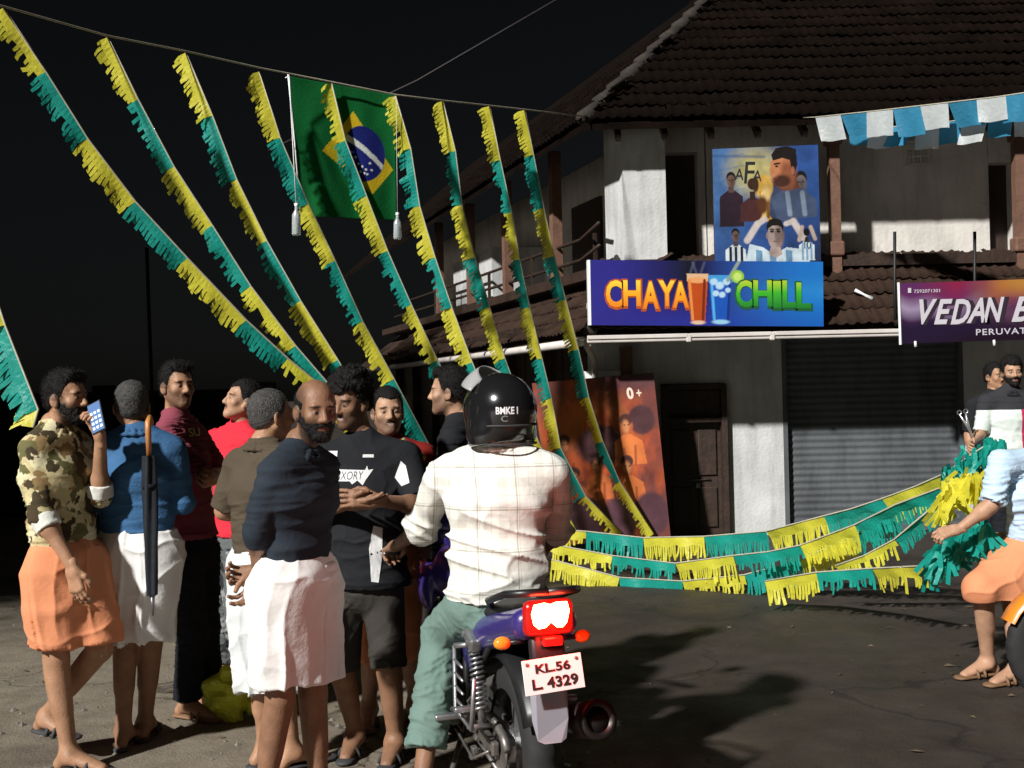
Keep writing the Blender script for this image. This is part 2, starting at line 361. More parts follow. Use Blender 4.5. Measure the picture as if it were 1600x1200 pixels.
# ================================================================== GROUND
def make_ground():
    g = mat('road surface', (.05, .045, .04), .85, var=.3); n, l, b = nodes(g)
    for q in [x for x in n if x.type not in ('BSDF_PRINCIPLED', 'OUTPUT_MATERIAL')]: n.remove(q)
    tc = n.new('ShaderNodeTexCoord'); sp = n.new('ShaderNodeSeparateXYZ'); l.new(tc.outputs['Object'], sp.inputs[0])
    def noise_(s, d=6, r=.65):
        z = n.new('ShaderNodeTexNoise'); z.inputs['Scale'].default_value = s; z.inputs['Detail'].default_value = d; z.inputs['Roughness'].default_value = r
        l.new(tc.outputs['Object'], z.inputs['Vector']); return z.outputs['Fac']
    def math_(op, a, b_=None):
        q = n.new('ShaderNodeMath'); q.operation = op
        for i, v in enumerate((a, b_)):
            if v is None: continue
            if isinstance(v, (int, float)): q.inputs[i].default_value = v
            else: l.new(v, q.inputs[i])
        return q.outputs[0]
    # lit left side paler, unlit right and far side darker, put in the colour
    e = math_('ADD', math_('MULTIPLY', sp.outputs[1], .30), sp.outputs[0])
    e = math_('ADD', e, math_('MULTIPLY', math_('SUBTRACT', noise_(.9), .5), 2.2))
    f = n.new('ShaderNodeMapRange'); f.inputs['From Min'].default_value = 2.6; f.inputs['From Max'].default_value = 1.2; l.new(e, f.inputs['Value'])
    def mixc(fac, a, c):
        q = n.new('ShaderNodeMix'); q.data_type = 'RGBA'
        if isinstance(fac, float): q.inputs[0].default_value = fac
        else: l.new(fac, q.inputs[0])
        for i, v in ((6, a), (7, c)):
            if isinstance(v, tuple): q.inputs[i].default_value = (*v, 1)
            else: l.new(v, q.inputs[i])
        return q.outputs[2]
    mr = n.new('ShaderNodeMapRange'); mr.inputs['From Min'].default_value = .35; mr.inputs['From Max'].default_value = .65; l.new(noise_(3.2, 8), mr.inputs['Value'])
    road_dim = mixc(mr.outputs[0], (.024, .0175, .0125), (.040, .030, .0215))
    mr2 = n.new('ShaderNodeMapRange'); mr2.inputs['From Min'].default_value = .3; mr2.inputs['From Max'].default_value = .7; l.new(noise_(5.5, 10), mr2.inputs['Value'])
    road_lit = mixc(mr2.outputs[0], (.14, .116, .085), (.235, .2, .152))
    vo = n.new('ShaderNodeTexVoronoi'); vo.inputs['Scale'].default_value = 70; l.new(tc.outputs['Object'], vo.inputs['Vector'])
    c = mixc(f.outputs[0], road_dim, road_lit)
    sp2 = n.new('ShaderNodeMapRange'); sp2.inputs['To Min'].default_value = .88; sp2.inputs['To Max'].default_value = 1.05; l.new(vo.outputs['Color'], sp2.inputs['Value'])
    mm = n.new('ShaderNodeMix'); mm.data_type = 'RGBA'; mm.blend_type = 'MULTIPLY'; mm.inputs[0].default_value = 1; l.new(c, mm.inputs[6]); l.new(sp2.outputs[0], mm.inputs[7])
    wv = n.new('ShaderNodeVectorMath'); wv.operation = 'MULTIPLY_ADD'; wn = n.new('ShaderNodeTexNoise'); wn.inputs['Scale'].default_value = 2.5; wn.inputs['Detail'].default_value = 5; l.new(tc.outputs['Object'], wn.inputs['Vector']); l.new(wn.outputs['Color'], wv.inputs[0]); wv.inputs[1].default_value = (.7, .7, .0); l.new(tc.outputs['Object'], wv.inputs[2])
    vc = n.new('ShaderNodeTexVoronoi'); vc.feature = 'DISTANCE_TO_EDGE'; vc.inputs['Scale'].default_value = .55; l.new(wv.outputs[0], vc.inputs['Vector'])
    ck = n.new('ShaderNodeMapRange'); ck.inputs['From Min'].default_value = .002; ck.inputs['From Max'].default_value = .010; ck.inputs['To Min'].default_value = .45; l.new(vc.outputs['Distance'], ck.inputs['Value'])
    pt = n.new('ShaderNodeMapRange'); pt.inputs['From Min'].default_value = .56; pt.inputs['From Max'].default_value = .62; pt.inputs['To Min'].default_value = 1; pt.inputs['To Max'].default_value = .72; l.new(noise_(.7, 7, .6), pt.inputs['Value'])
    fin = n.new('ShaderNodeMix'); fin.data_type = 'RGBA'; fin.blend_type = 'MULTIPLY'; fin.inputs[0].default_value = 1; l.new(mm.outputs[2], fin.inputs[6]); l.new(math_('MULTIPLY', ck.outputs[0], pt.outputs[0]), fin.inputs[7])
    l.new(fin.outputs[2], b.inputs['Base Color'])
    rg = n.new('ShaderNodeMapRange'); rg.inputs['From Min'].default_value = .35; rg.inputs['From Max'].default_value = .65; rg.inputs['To Min'].default_value = .55; rg.inputs['To Max'].default_value = .9; l.new(noise_(1.3, 5), rg.inputs['Value']); l.new(rg.outputs[0], b.inputs['Roughness'])
    bp = n.new('ShaderNodeBump'); bp.inputs['Strength'].default_value = .4; bp.inputs['Distance'].default_value = .01
    h = math_('ADD', math_('MULTIPLY', vo.outputs['Distance'], .6), noise_(14, 8)); l.new(h, bp.inputs['Height']); l.new(bp.outputs[0], b.inputs['Normal'])
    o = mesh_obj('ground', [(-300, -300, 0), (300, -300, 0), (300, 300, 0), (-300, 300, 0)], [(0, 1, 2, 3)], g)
    tag(o, 'road surface before the shop house, coloured paler where lit and darker where unlit', kind='structure')
    # grit and small stones on the shoulder
    mb = MB()
    for i in range(520):
        y = random.uniform(3.6, 9.5); x = random.uniform(-.5 * y, -.02 * y); r = random.choice([.006, .009, .013, .02]) * random.uniform(.7, 1.3)
        p = [V((x + r * math.cos(a) * random.uniform(.7, 1.2), y + r * math.sin(a) * random.uniform(.7, 1.2), .001)) for a in (0, 1.25, 2.5, 3.8, 5)]
        t = V((x, y, r * random.uniform(.5, .9)))
        mb.add(p + [t], [(k, (k + 1) % 5, 5) for k in range(5)])
    tag(mb.build('gravel', mat('stone grit', (.2, .18, .15), .9, var=.5, vscale=8)), 'loose grit scattered over the paler ground under the crowd', kind='stuff')
make_ground()

# ================================================================== SHOP HOUSE
CX, CY = .85, 12.3
dL = V((-.306, .952, 0)).normalized(); nL = V((dL.y, -dL.x, 0))     # along the left side, into the house
house = thing('shop_house', (CX, CY, 0), 'old two-storey shop house with blackened tiled roof, tiled awning and white walls at the corner', 'house')
# ---- ground floor front
w = MB()
w.box((1.24, CY + .1, 1.3), (.78, .2, 2.6)); w.box((1.985, CY + .1, 2.14), (.71, .2, .92)); w.box((2.655, CY + .1, 1.3), (.63, .2, 2.6))
w.box((3.96, CY + .1, 2.41), (1.98, .2, .38)); w.box((6.98, CY + .1, 1.3), (4.06, .2, 2.6))
w.build('wall', m_plaster, house)
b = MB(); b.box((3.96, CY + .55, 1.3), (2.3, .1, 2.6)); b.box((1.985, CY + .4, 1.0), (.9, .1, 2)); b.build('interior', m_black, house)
# door
fr = MB(); fr.box((1.66, CY - .005, .83), (.06, .16, 1.66)); fr.box((2.31, CY - .005, .83), (.06, .16, 1.66)); fr.box((1.985, CY - .005, 1.64), (.59, .16, .06)); fr.box((1.985, CY - .002, 1.28), (.59, .12, .05))
door = MB().box((1.985, CY + .07, .64), (.59, .05, 1.24)).build('door', m_dwood, house)
fr.build('frame', m_dwood, door)
for (x, z, wz, hz) in ((1.84, .92, .2, .5), (2.13, .92, .2, .5), (1.84, .32, .2, .44), (2.13, .32, .2, .44)):
    q = MB(); q.box((x, CY + .035, z), (wz, .03, hz), bev=.008); q.build('panel', m_dwood, door)
q = MB(); q.box((1.985, CY + .07, 1.45), (.59, .04, .3)); q.build('transom', m_dwood, door)
q = MB(); q.tube([(1.9, CY + .03, .62), (2.16, CY + .03, .62)], .008); q.box((2.02, CY + .02, .56), (.05, .025, .06), bev=.006); q.tube([(2.0, CY + .02, .58), (2.0, CY + .02, .63), (2.04, CY + .02, .63), (2.04, CY + .02, .58)], .004, 6); q.build('latch', m_metal, door, True)
# shutter: corrugated steel curtain with side rails
vs, fs = [], []
zs = np.arange(0.02, 2.22, .02); nz = len(zs)
for i, z in enumerate(zs):
    d = .008 * math.sin(z / .075 * 2 * math.pi)
    vs += [(3.0, CY + .08 + d, z), (4.92, CY + .08 + d, z)]
fs = [(2 * i, 2 * i + 1, 2 * i + 3, 2 * i + 2) for i in range(nz - 1)]
sh = mesh_obj('shutter', vs, fs, m_steel, house, True)
for x in (2.99, 4.93): MB().box((x, CY + .04, 1.11), (.05, .09, 2.22)).build('guide_rail', m_steel, sh)
MB().box((3.96, CY + .05, .05), (1.88, .05, .09), bev=.01).build('bottom_bar', m_steel, sh)
for x in (3.55, 4.35): MB().box((x, CY + .03, .12), (.09, .03, .07), bev=.008).build('lock', m_metal, sh)
# wooden column and white board at the left end
MB().box((1.25, CY - .08, 1.0), (.13, .1, 2.2)).build('column', m_wood, house)
# ---- ground floor left side: dark plank shutters between posts
lw = MB()
def LP(t, off, z): p = V((CX, CY, 0)) + dL * t + nL * off; return V((p.x, p.y, z))
def lbox(mb, t0, t1, o0, o1, z0, z1): return mb.hexa([LP(t, o, z) for t in (t0, t1) for o in (o0, o1) for z in (z0, z1)])
lbox(lw, .2, 13, .25, .45, 0, 2.6); lw.build('wall', m_dwood, house)
for i in range(8):
    lbox(MB(), .3 + i * 1.5, .44 + i * 1.5, .12, .25, 0, 2.4).build('post', m_dwood, house)
for i in range(30): lbox(MB(), .47 + i * .24, .69 + i * .24, .215 + .01 * (i % 2), .25, .05, 2.2).build('plank', m_dwood, house)
# ---- first floor
fl = MB(); fl.box((5.0, CY + .9, 2.99), (7.5, 1.9, .12)); lbox(fl, .55, 13, .3, 2.2, 2.93, 3.05); fl.build('upper_floor', m_dwood, house)
cp = MB(); poly = [(1.27, CY), (1.74, CY), (1.74, CY + .45), (1.11, CY + .49)]
cp.add([(x, y, 3.05) for x, y in poly] + [(x, y, 4.6) for x, y in poly], [(0, 1, 5, 4), (1, 2, 6, 5), (2, 3, 7, 6), (3, 0, 4, 7)]); cp.build('corner_pillar', m_plaster, house)
uw = MB(); UY = CY + .6
uw.box((2.235, UY + .1, 3.85), (.09, .2, 1.6)); uw.box((3.92, UY + .1, 3.85), (3.25, .2, 1.6)); uw.box((5.68, UY + .1, 4.4), (.28, .2, .5)); uw.box((7.4, UY + .1, 3.85), (3.15, .2, 1.6)); uw.box((1.97, UY + .1, 4.5), (.44, .2, .3))
uw.build('wall', m_plaster2, house)
MB().box((1.97, UY + .2, 3.75), (.44, .06, 1.4)).build('window_shutter', m_dwood, house); MB().box((5.68, UY + .2, 3.6), (.3, .06, 1.2)).build('window_shutter', m_dwood, house)
for px in (1303, 1592):
    p = at(px, 300, CY - .02); q = MB(); q.box((p.x, p.y, 3.6), (.11, .11, 1.9)); q.box((p.x, p.y, 3.12), (.17, .17, .16), bev=.02); q.box((p.x, p.y, 4.3), (.17, .17, .08), bev=.015); q.build('post', m_wood, house)
p = at(1432, 245, UY - .02); q = MB()
for i in range(4): q.box((p.x - .13 + i * .087, p.y, p.z), (.025, .05, .2))
for i in range(3): q.box((p.x, p.y - .003, p.z - .09 + i * .09), (.29, .05, .025))
q.build('vent_grille', m_plaster2, house); MB().box((p.x, p.y - .02, p.z + .16), (.8, .12, .03)).build('ledge', m_plaster2, house)
# left verandah: recessed wall, posts, rails, white bay
uw = MB(); lbox(uw, .55, 13, 1.5, 1.7, 3.05, 4.9); uw.build('wall', m_plaster2, house)
for (t0, t1) in ((1.2, 1.9), (3.1, 4.2)):
    lbox(MB(), t0, t1, 1.45, 1.5, 3.05, 4.35).build('window_shutter', m_dwood, house)
for t in (2.2, 4.3, 6.3, 8.4): lbox(MB(), t, t + .13, .42, .55, 3.05, 4.75).build('post', m_wood, house)
bay = MB(); lbox(bay, 5.6, 8.0, .62, 1.5, 2.9, 3.95); bay.build('bay_wall', m_plaster, house)
for z in (3.25, 3.5):
    q = MB(); pts = [LP(12.5, .48, z + .05), LP(6, .48, z), LP(1.4, .48, z - .02), V((1.42, CY - .02, z - .02)) + V((-.42, .1, 0))]; q.tube(pts, .022, 6); q.build('rail', m_dwood, house, True)
for t in (.9, 3.2, 5.3, 7.4): lbox(MB(), t, t + .04, .46, .5, 3.05, 3.5).build('baluster', m_dwood, house)

# ---- tiled slopes
def tile_mesh():
    vs, fs = [], []; prof = [(-.115, .012), (-.085, .03), (-.05, .006), (-.01, .006), (.03, .03), (.07, .006), (.115, .012)]
    for j, (s, lift) in enumerate(((0.0, .034), (.33, .0))):
        for x, z in prof: vs.append((x, s, z + lift))
    n = len(prof)
    fs = [(i, i + 1, n + i + 1, n + i) for i in range(n - 1)]
    for x, z in prof: vs.append((x, 0, z + .018))
    fs += [(2 * n + i, 2 * n + i + 1, i + 1, i) for i in range(n - 1)]
    return vs, fs
tv, tf = tile_mesh(); NT = [0]
def mk_tile(m):
    o = mesh_obj('tile', tv, tf, m, None, True, o=V((0, 0, 0))); me = o.data; bpy.data.objects.remove(o); return me
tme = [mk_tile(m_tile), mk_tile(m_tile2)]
def tiles(e0, along, up, upl, length, inside, parent, mi, singles, colmat):
    """rows of tiles: e0 eave start, along = eave direction, up = slope direction"""
    nrm = along.cross(up).normalized(); rest_v, rest_f = [], []; o0 = org(parent)
    rows = int(upl / .29)
    for r in range(rows):
        for k in range(int(length / .225)):
            a = (k + .5) * .225 + (.11 if r % 2 else 0); c = e0 + along * a + up * (r * .29) + nrm * .02
            if not inside(a, r * .29): continue
            j = Matrix.Rotation(random.gauss(0, .02), 3, 'Z') @ Matrix.Rotation(random.gauss(0, .02), 3, 'X')
            R3 = Matrix((along, up, nrm)).transposed() @ j; c = c + nrm * random.uniform(0, .012) + up * random.gauss(0, .008)
            if singles and NT[0] < 300:
                NT[0] += 1; ob = bpy.data.objects.new('tile', tme[mi]); COL.objects.link(ob); ob.parent = parent
                m4 = R3.to_4x4(); m4.translation = c - o0; ob.matrix_local = m4
            else:
                b0 = len(rest_v); rest_v += [tuple(c + R3 @ V(v)) for v in tv]; rest_f += [tuple(i + b0 for i in f) for f in tf]
    if rest_v: tag(mesh_obj('roof_tiles', rest_v, rest_f, colmat, parent, True), kind='stuff')
# front awning
A0 = V((.8, 11.42, 2.2)); upv = V((0, 1.2, .88)).normalized()
aw = MB(); aw.add([(.8, 11.42, 2.17), (9, 11.42, 2.17), (9, 12.62, 3.05), (1.2, 12.62, 3.05), (.8, 11.42, 2.12), (9, 11.42, 2.12), (9, 12.62, 2.99), (1.2, 12.62, 2.99)], [(0, 1, 2, 3), (7, 6, 5, 4), (4, 5, 1, 0), (0, 3, 7, 4), (3, 2, 6, 7)])
awn = aw.build('awning', m_dwood, house)
tiles(A0, V((1, 0, 0)), upv, 1.45, 5.2, lambda a, s: a > s * .25, awn, 0, True, m_tile)
# left awning
B0 = V((.8, 11.42, 2.2)); upl = (nL * 1.2 + V((0, 0, .88))).normalized()
aw = MB(); q = [B0 + V((0, 0, -.03)), B0 + dL * 14 + V((0, 0, -.03)), B0 + dL * 14 + nL * 1.2 + V((0, 0, .85)), B0 + nL * 1.2 + dL * .5 + V((0, 0, .85))]
aw.add(q + [p - V((0, 0, .06)) for p in q], [(3, 2, 1, 0), (4, 5, 6, 7), (0, 1, 5, 4), (2, 3, 7, 6)]); awl = aw.build('awning', m_dwood, house)
tiles(B0 + dL * 11.4, -dL, upl, 1.45, 11.4, lambda a, s: a < 11.4 - s * .25, awl, 0, False, m_tile)
# awning hip caps
def caps(a, bnd, n, r, parent, m):
    d = (bnd - a) / n
    for i in range(n):
        q = MB(); p0 = a + d * i; p1 = a + d * (i + 1.12); q.tube([p0 + V((0, 0, .02)), p1 + V((0, 0, -.01))], [r * 1.08, r * .92], 8); o = q.build('ridge_cap', m, parent, True)
caps(V((.8, 11.42, 2.2)), V((1.22, 12.5, 3.08)), 4, .07, awn, m_cem)
# main roof
E = V((.82, 11.9, 4.47)); hb = V((.59, .81, .684))
rf = MB(); top = E + hb * 5
q = [E, V((10, 11.9, 4.47)), V((10, top.y, top.z)), top]; ql = [E, top, top + dL * 16, E + dL * 16]
for s in (q, ql): rf.add(list(s) + [p - V((0, 0, .07)) for p in s], [(0, 1, 2, 3), (7, 6, 5, 4), (4, 5, 1, 0), (5, 6, 2, 1), (6, 7, 3, 2), (7, 4, 0, 3)])
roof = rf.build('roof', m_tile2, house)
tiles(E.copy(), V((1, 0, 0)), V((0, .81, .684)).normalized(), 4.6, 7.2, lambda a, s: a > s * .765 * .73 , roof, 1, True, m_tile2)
upL = (nL * .81 + V((0, 0, .684))).normalized()
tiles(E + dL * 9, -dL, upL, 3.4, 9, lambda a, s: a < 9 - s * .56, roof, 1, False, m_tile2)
caps(E + V((0, 0, .03)), E + hb * 4.4 + V((0, 0, .03)), 14, .085, roof, m_cem)
# rafters under the eave
for i in range(14): MB().box((1.2 + i * .5, 12.25, 4.55), (.06, .7, .08), Matrix.Rotation(R_(40), 3, 'X')).build('rafter', m_dwood, roof)
# gutters
g0 = at(916, 533, 11.36); xs = [g0.x, at(1075, 533, 11.36).x, at(1205, 533, 11.36).x, at(1420, 533, 11.36).x, 7.5]
for i in range(4):
    q = MB(); L = xs[i + 1] - xs[i]; cx = (xs[i] + xs[i + 1]) / 2
    q.box((cx, 11.36, 2.135), (L - .012, .11, .05), bev=.012); q.box((cx, 11.30, 2.165), (L - .012, .02, .04), bev=.006); q.build('gutter', m_gut, house)
    MB().box((xs[i + 1], 11.355, 2.14), (.05, .13, .085), bev=.01).build('gutter_joint', m_gut, house)
q = MB(); q.tube([B0 + V((-.05, .0, -.07)), B0 + dL * 3 - nL * .02 + V((0, 0, -.07)), B0 + dL * 13 - nL * .02 + V((0, 0, -.07))], .045, 8); q.build('gutter', m_gut, house, True)
q = MB(); q.tube([(.83, 11.36, 2.13), (.78, 11.5, 2.08), (.9, 12.1, 1.95), (.9, 12.2, .3)], .035, 8); q.build('drain_pipe', m_gut, house, True)
for i in range(12):   # corrugated stays under the left awning
    lbox(MB(), .8 + i * .9, .86 + i * .9, -.6, .3, 2.3, 2.36).build('bracket', m_dwood, house)

# white board above the doorway and torn paper
q = MB(); a = at(912, 580, 12.2); c = at(974, 598, 12.2); q.box(((a.x + c.x) / 2, 12.21, (a.z + c.z) / 2), (c.x - a.x, .03, a.z - c.z), bev=.004)
tag(q.build('notice_board', m_white), 'small white board on the wall above the flaming group poster', 'board')
q = MB(); a = at(1335, 458, 11.85); c = at(1362, 472, 11.8); q.tube([a + V((0, -.02, .03)), (a + c) / 2 + V((0, -.03, .03)), c + V((0, -.02, .03))], [.02, .012, .028], 6)
tag(q.build('broken_stick', m_white, smooth=True), 'short white broken stick lying on the tiled awning', 'stick')

# ================================================================== SIGNS AND POSTERS
def board(root, bl, br, tr, tl, depth, m, name='backing'):
    bl, br, tr, tl = V(bl), V(br), V(tr), V(tl); n = (br - bl).cross(tl - bl).normalized(); k = [bl, br, tr, tl]
    mb = MB(); e = .006
    mb.add([p - n * e for p in k] + [p - n * depth for p in k], [(0, 1, 2, 3), (7, 6, 5, 4), (4, 5, 1, 0), (5, 6, 2, 1), (6, 7, 3, 2), (7, 4, 0, 3)])
    return mb.build(name, m, root)
def grad_mat(name, stops, z0, z1, rough=.5):
    m = mat(name, (.5, .5, .5), rough); n, l, b = nodes(m); tc = n.new('ShaderNodeTexCoord'); sp = n.new('ShaderNodeSeparateXYZ'); l.new(tc.outputs['Object'], sp.inputs[0])
    mr = n.new('ShaderNodeMapRange'); mr.inputs['From Min'].default_value = z0; mr.inputs['From Max'].default_value = z1; l.new(sp.outputs[2], mr.inputs['Value'])
    cr = n.new('ShaderNodeValToRGB'); l.new(mr.outputs[0], cr.inputs[0]); e = cr.color_ramp.elements
    e[0].position, e[0].color = stops[0][0], (*lin(stops[0][1]), 1); e[1].position, e[1].color = stops[-1][0], (*lin(stops[-1][1]), 1)
    for p, c in stops[1:-1]: q = e.new(p); q.color = (*lin(c), 1)
    l.new(cr.outputs[0], b.inputs['Base Color']); return m
# --- CHAYA CHILL
YS = 11.3; bl, br, tr, tl = at(924, 508, YS), at(1287, 510, YS), at(1286, 409, YS), at(922, 406, YS)
sg = thing('shop_sign', (bl + br) / 2, 'blue sign board lettered CHAYA CHILL with two drink glasses standing on the awning', 'sign')
c = Canvas(364, 104, (44, 40, 140))
u, v = c.u, c.v
c.mix(np.clip(1 - np.abs(u - .42) / .3, 0, 1) * np.clip((v - .1) * 1.6, 0, 1), (10, 14, 34)); c.mix(np.clip((u - .48) / .45, 0, 1), (28, 120, 205)); c.mix(np.clip((.35 - v) * 1.4, 0, 1) * np.clip((u - .1) * 2, 0, 1), (20, 60, 170)); c.mix(np.clip((u - .6) * 1.5, 0, 1) * np.clip(1 - np.abs(v - .55) / .25, 0, 1) * .5, (60, 175, 230))
# glass of tea, glass of blue lime drink
c.poly([(.415, .72), (.505, .72), (.49, .06), (.43, .06)], (196, 78, 22)); c.poly([(.413, .80), (.507, .80), (.505, .68), (.415, .68)], (236, 190, 150)); c.ell(.46, .70, .042, .045, (245, 170, 110), soft=.3); c.line((.425, .7), (.437, .1), .02, (240, 150, 70)); c.line((.49, .7), (.481, .1), .02, (120, 40, 12)); c.ell(.46, .05, .03, .03, (235, 200, 170), soft=.5)
for (x0, x1) in ((.43, .445), (.455, .44), (.475, .49)): c.line((x0, .82), (x1, .97), .02, (90, 100, 120), .5)
c.poly([(.508, .74), (.61, .74), (.592, .05), (.522, .05)], (24, 88, 190)); c.poly([(.505, .78), (.613, .78), (.608, .66), (.51, .66)], (70, 160, 225)); c.line((.52, .7), (.53, .1), .02, (90, 180, 240)); c.line((.6, .7), (.588, .1), .02, (15, 50, 130)); c.ell(.557, .06, .036, .035, (160, 215, 245), soft=.5)
for (x, y, r) in ((.53, .68, .016), (.555, .62, .018), (.585, .68, .016), (.565, .48, .014), (.538, .5, .014), (.59, .55, .012)): c.ell(x, y, r, r * 3.2, (190, 225, 250), rot=20, soft=.4)
c.line((.59, .7), (.64, 1.0), .025, (150, 165, 150)); c.ell(.632, .76, .028, .1, (150, 205, 60), soft=.1); c.ell(.632, .76, .018, .065, (205, 235, 120), soft=.4)
board(sg, bl, br, tr, tl, .12, m_pblack); c.panel('face', bl, br, tr, tl, m_print, sg)
MB().add([bl + V((-.03, 0, 0)), bl, tl, tl + V((-.03, 0, 0))] + [p + V((0, .12, 0)) for p in (bl + V((-.03, 0, 0)), bl, tl, tl + V((-.03, 0, 0)))], [(0, 1, 2, 3), (7, 6, 5, 4), (0, 3, 7, 4), (0, 4, 5, 1), (3, 2, 6, 7)]).build('edge_trim', m_white, sg)
xd, yd = (br - bl).normalized(), (tl - bl).normalized(); Wd = (br - bl).length; Hd = (tl - bl).length
def letters(word, us, vs_, hs, ws, m1, m2, parent, off=.035):
    for ch, uu, vv, hh, ww in zip(word, us, vs_, hs, ws):
        o_ = bl + xd * (uu * Wd) + yd * (vv * Hd)
        lettering(ch, o_ - xd * .018 - yd * .024, xd, yd, hh * Hd + .04, m2, parent, width=ww * Wd + .036, offset=off + .02, name='letter_shadow', lift=.003)
        lettering(ch, o_, xd, yd, hh * Hd, m1, parent, width=ww * Wd, offset=off, name='letter', lift=.006)
zb = bl.z - ((bl + br) / 2).z
mo = grad_mat('orange letter print', [(0, (216, 104, 8)), (.5, (232, 156, 16)), (1, (240, 206, 60))], bl.z - sg.location.z + .2 * Hd, bl.z - sg.location.z + .7 * Hd)
mg = grad_mat('green letter print', [(0, (16, 112, 34)), (.45, (50, 164, 34)), (.75, (150, 190, 44)), (1, (226, 184, 36))], bl.z - sg.location.z + .2 * Hd, bl.z - sg.location.z + .72 * Hd)
mos, mgs = mat('letter shadow rust', lin((170, 70, 10)), .6, var=.05), mat('letter shadow green', lin((10, 80, 40)), .6, var=.05)
letters('CHAYA', [.065, .14, .222, .292, .352], [.27, .29, .25, .29, .27], [.42, .40, .42, .40, .40], [.07, .075, .072, .072, .07], mo, mos, sg)
letters('CHILL', [.625, .70, .785, .825, .885], [.28, .3, .27, .28, .27], [.42, .40, .42, .42, .40], [.07, .08, .034, .058, .062], mg, mgs, sg)
# --- VEDAN B...
YV = 11.2; bl2, tl2 = at(1409, 537, YV), at(1406, 443, YV); Wv = 2.6
br2, tr2 = bl2 + V((Wv, 0, .03)), tl2 + V((Wv, 0, .03))
vd = thing('shop_sign', (bl2 + br2) / 2, 'purple and orange sign board with white slanted lettering VEDAN above the shutter', 'sign')
c = Canvas(420, 104, (40, 24, 60)); u, v = c.u, c.v; w_ = .1 * np.sin(u * 14) + .07 * np.sin(u * 31 + 1)
c.mix(np.clip((v - .35 + w_) * 2.2, 0, 1), (110, 50, 110)); c.mix(np.clip(1 - np.abs(v - .68 + .5 * (u - .02) + w_) / .22, 0, 1) * np.clip(1 - u * 2.2, 0, 1), (190, 170, 205)); c.mix(np.clip((v - .62 + w_) * 2.4, 0, 1) * np.clip(1 - np.abs(u - .22) / .16, 0, 1), (165, 40, 80)); c.mix(np.clip((v - .5 - w_) * 2.6, 0, 1) * np.clip((u - .24) * 6, 0, 1), (190, 105, 60)); c.mix(np.clip((v - .68) * 4, 0, 1) * np.clip((u - .33) * 8, 0, 1), (215, 150, 70)); c.mix(np.clip(1 - np.abs(v - .42) / .25, 0, 1) * np.clip((u - .28) * 4, 0, 1) * .6, (150, 90, 105)); c.mix(np.clip((.3 - v) * 4, 0, 1) * np.clip(u * 3, 0, 1) * .8, (36, 14, 30))
board(vd, bl2, br2, tr2, tl2, .05, m_pblack); c.panel('face', bl2, br2, tr2, tl2, m_print, vd, dim=.62)
MB().tube([bl2 + V((-.012, 0, -.01)), tl2 + V((-.012, 0, .01))], .014, 6).build('edge_trim', m_white, vd)
x2, y2 = V((1, 0, .0116)).normalized(), V((0, 0, 1)); mw = mat('white letter print', (.56, .53, .58), .6, var=.08); mp = mat('letter shadow plum', (.02, .006, .02), .7, var=.05)
for ch, px, w_px, dy in (('V', 1437, 28, 0), ('E', 1459, 30, 0), ('D', 1485, 32, 0), ('A', 1510, 29, 2), ('N', 1536, 34, 3), ('B', 1580, 34, 4)):
    o_ = at(px, 507 - dy, YV); sc_ = YV / FPX
    lettering(ch, o_ + V((.02, 0, -.012)), x2, y2, .262, mp, vd, width=w_px * sc_ + .03, offset=.05, shear=.35, name='letter_shadow', lift=.003)
    lettering(ch, o_, x2, y2, .25, mw, vd, width=w_px * sc_, offset=.025, shear=.35, name='letter', lift=.006)
lettering('PERUVATT', at(1525, 524, YV), x2, y2, .062, mw, vd, width=.575, offset=.012, spacing=1.15)
lettering('7592071301', at(1428, 458, YV), x2, y2, .034, mw, vd, width=.26, offset=.01)
MB().box(at(1421, 454, YV) + V((0, -.006, 0)), (.032, .006, .05), bev=.002).build('phone_mark', mw, vd)
for px in (1398, 1523):
    a = at(px, 448, 11.42); q = MB(); q.tube([a + V((0, .0, -.4)), a, at(px, 362, 11.42)], .016, 6); q.build('support_rod', mat('black iron', (.01, .01, .01), .6), vd, True)
for px, py in ((1430, 538), (1553, 536)): MB().tube([at(px, py - 5, YV - .01), at(px + 1, py + 4, YV - .01)], [.012, .016], 8).build('clamp', m_white, vd, True)
# --- football poster hanging between the upper posts
YP = 12.0; bl, br, tr, tl = at(1117, 412, YP), at(1283, 412, YP), at(1278, 226, YP), at(1113, 233, YP)
ps = thing('poster', (bl + br) / 2, 'tall blue poster of football players in striped shirts hung under the eave', 'poster')
c = Canvas(200, 224, (44, 78, 140)); u, v = c.u, c.v
c.mix(np.clip((.5 - u) * 1.2, 0, 1) * np.clip(v * 1.3, 0, 1), (95, 140, 190)); c.mix(np.clip(1 - np.hypot((u - .4) / .35, (v - .8) / .3), 0, 1) * 1.5, (190, 180, 120)); c.mix(np.clip(.5 - v, 0, 1) * np.clip((u - .5) * 2, 0, 1) * 1.6, (40, 34, 46)); c.mix(np.clip(1 - np.abs(v - .94 + .05 * u) / .02, 0, 1) * (u < .5) * .7, (40, 80, 130))
for k in range(5): c.line((.0, .9 - k * .1), (.3, .95 - k * .1), .004, (70, 110, 165), .6)
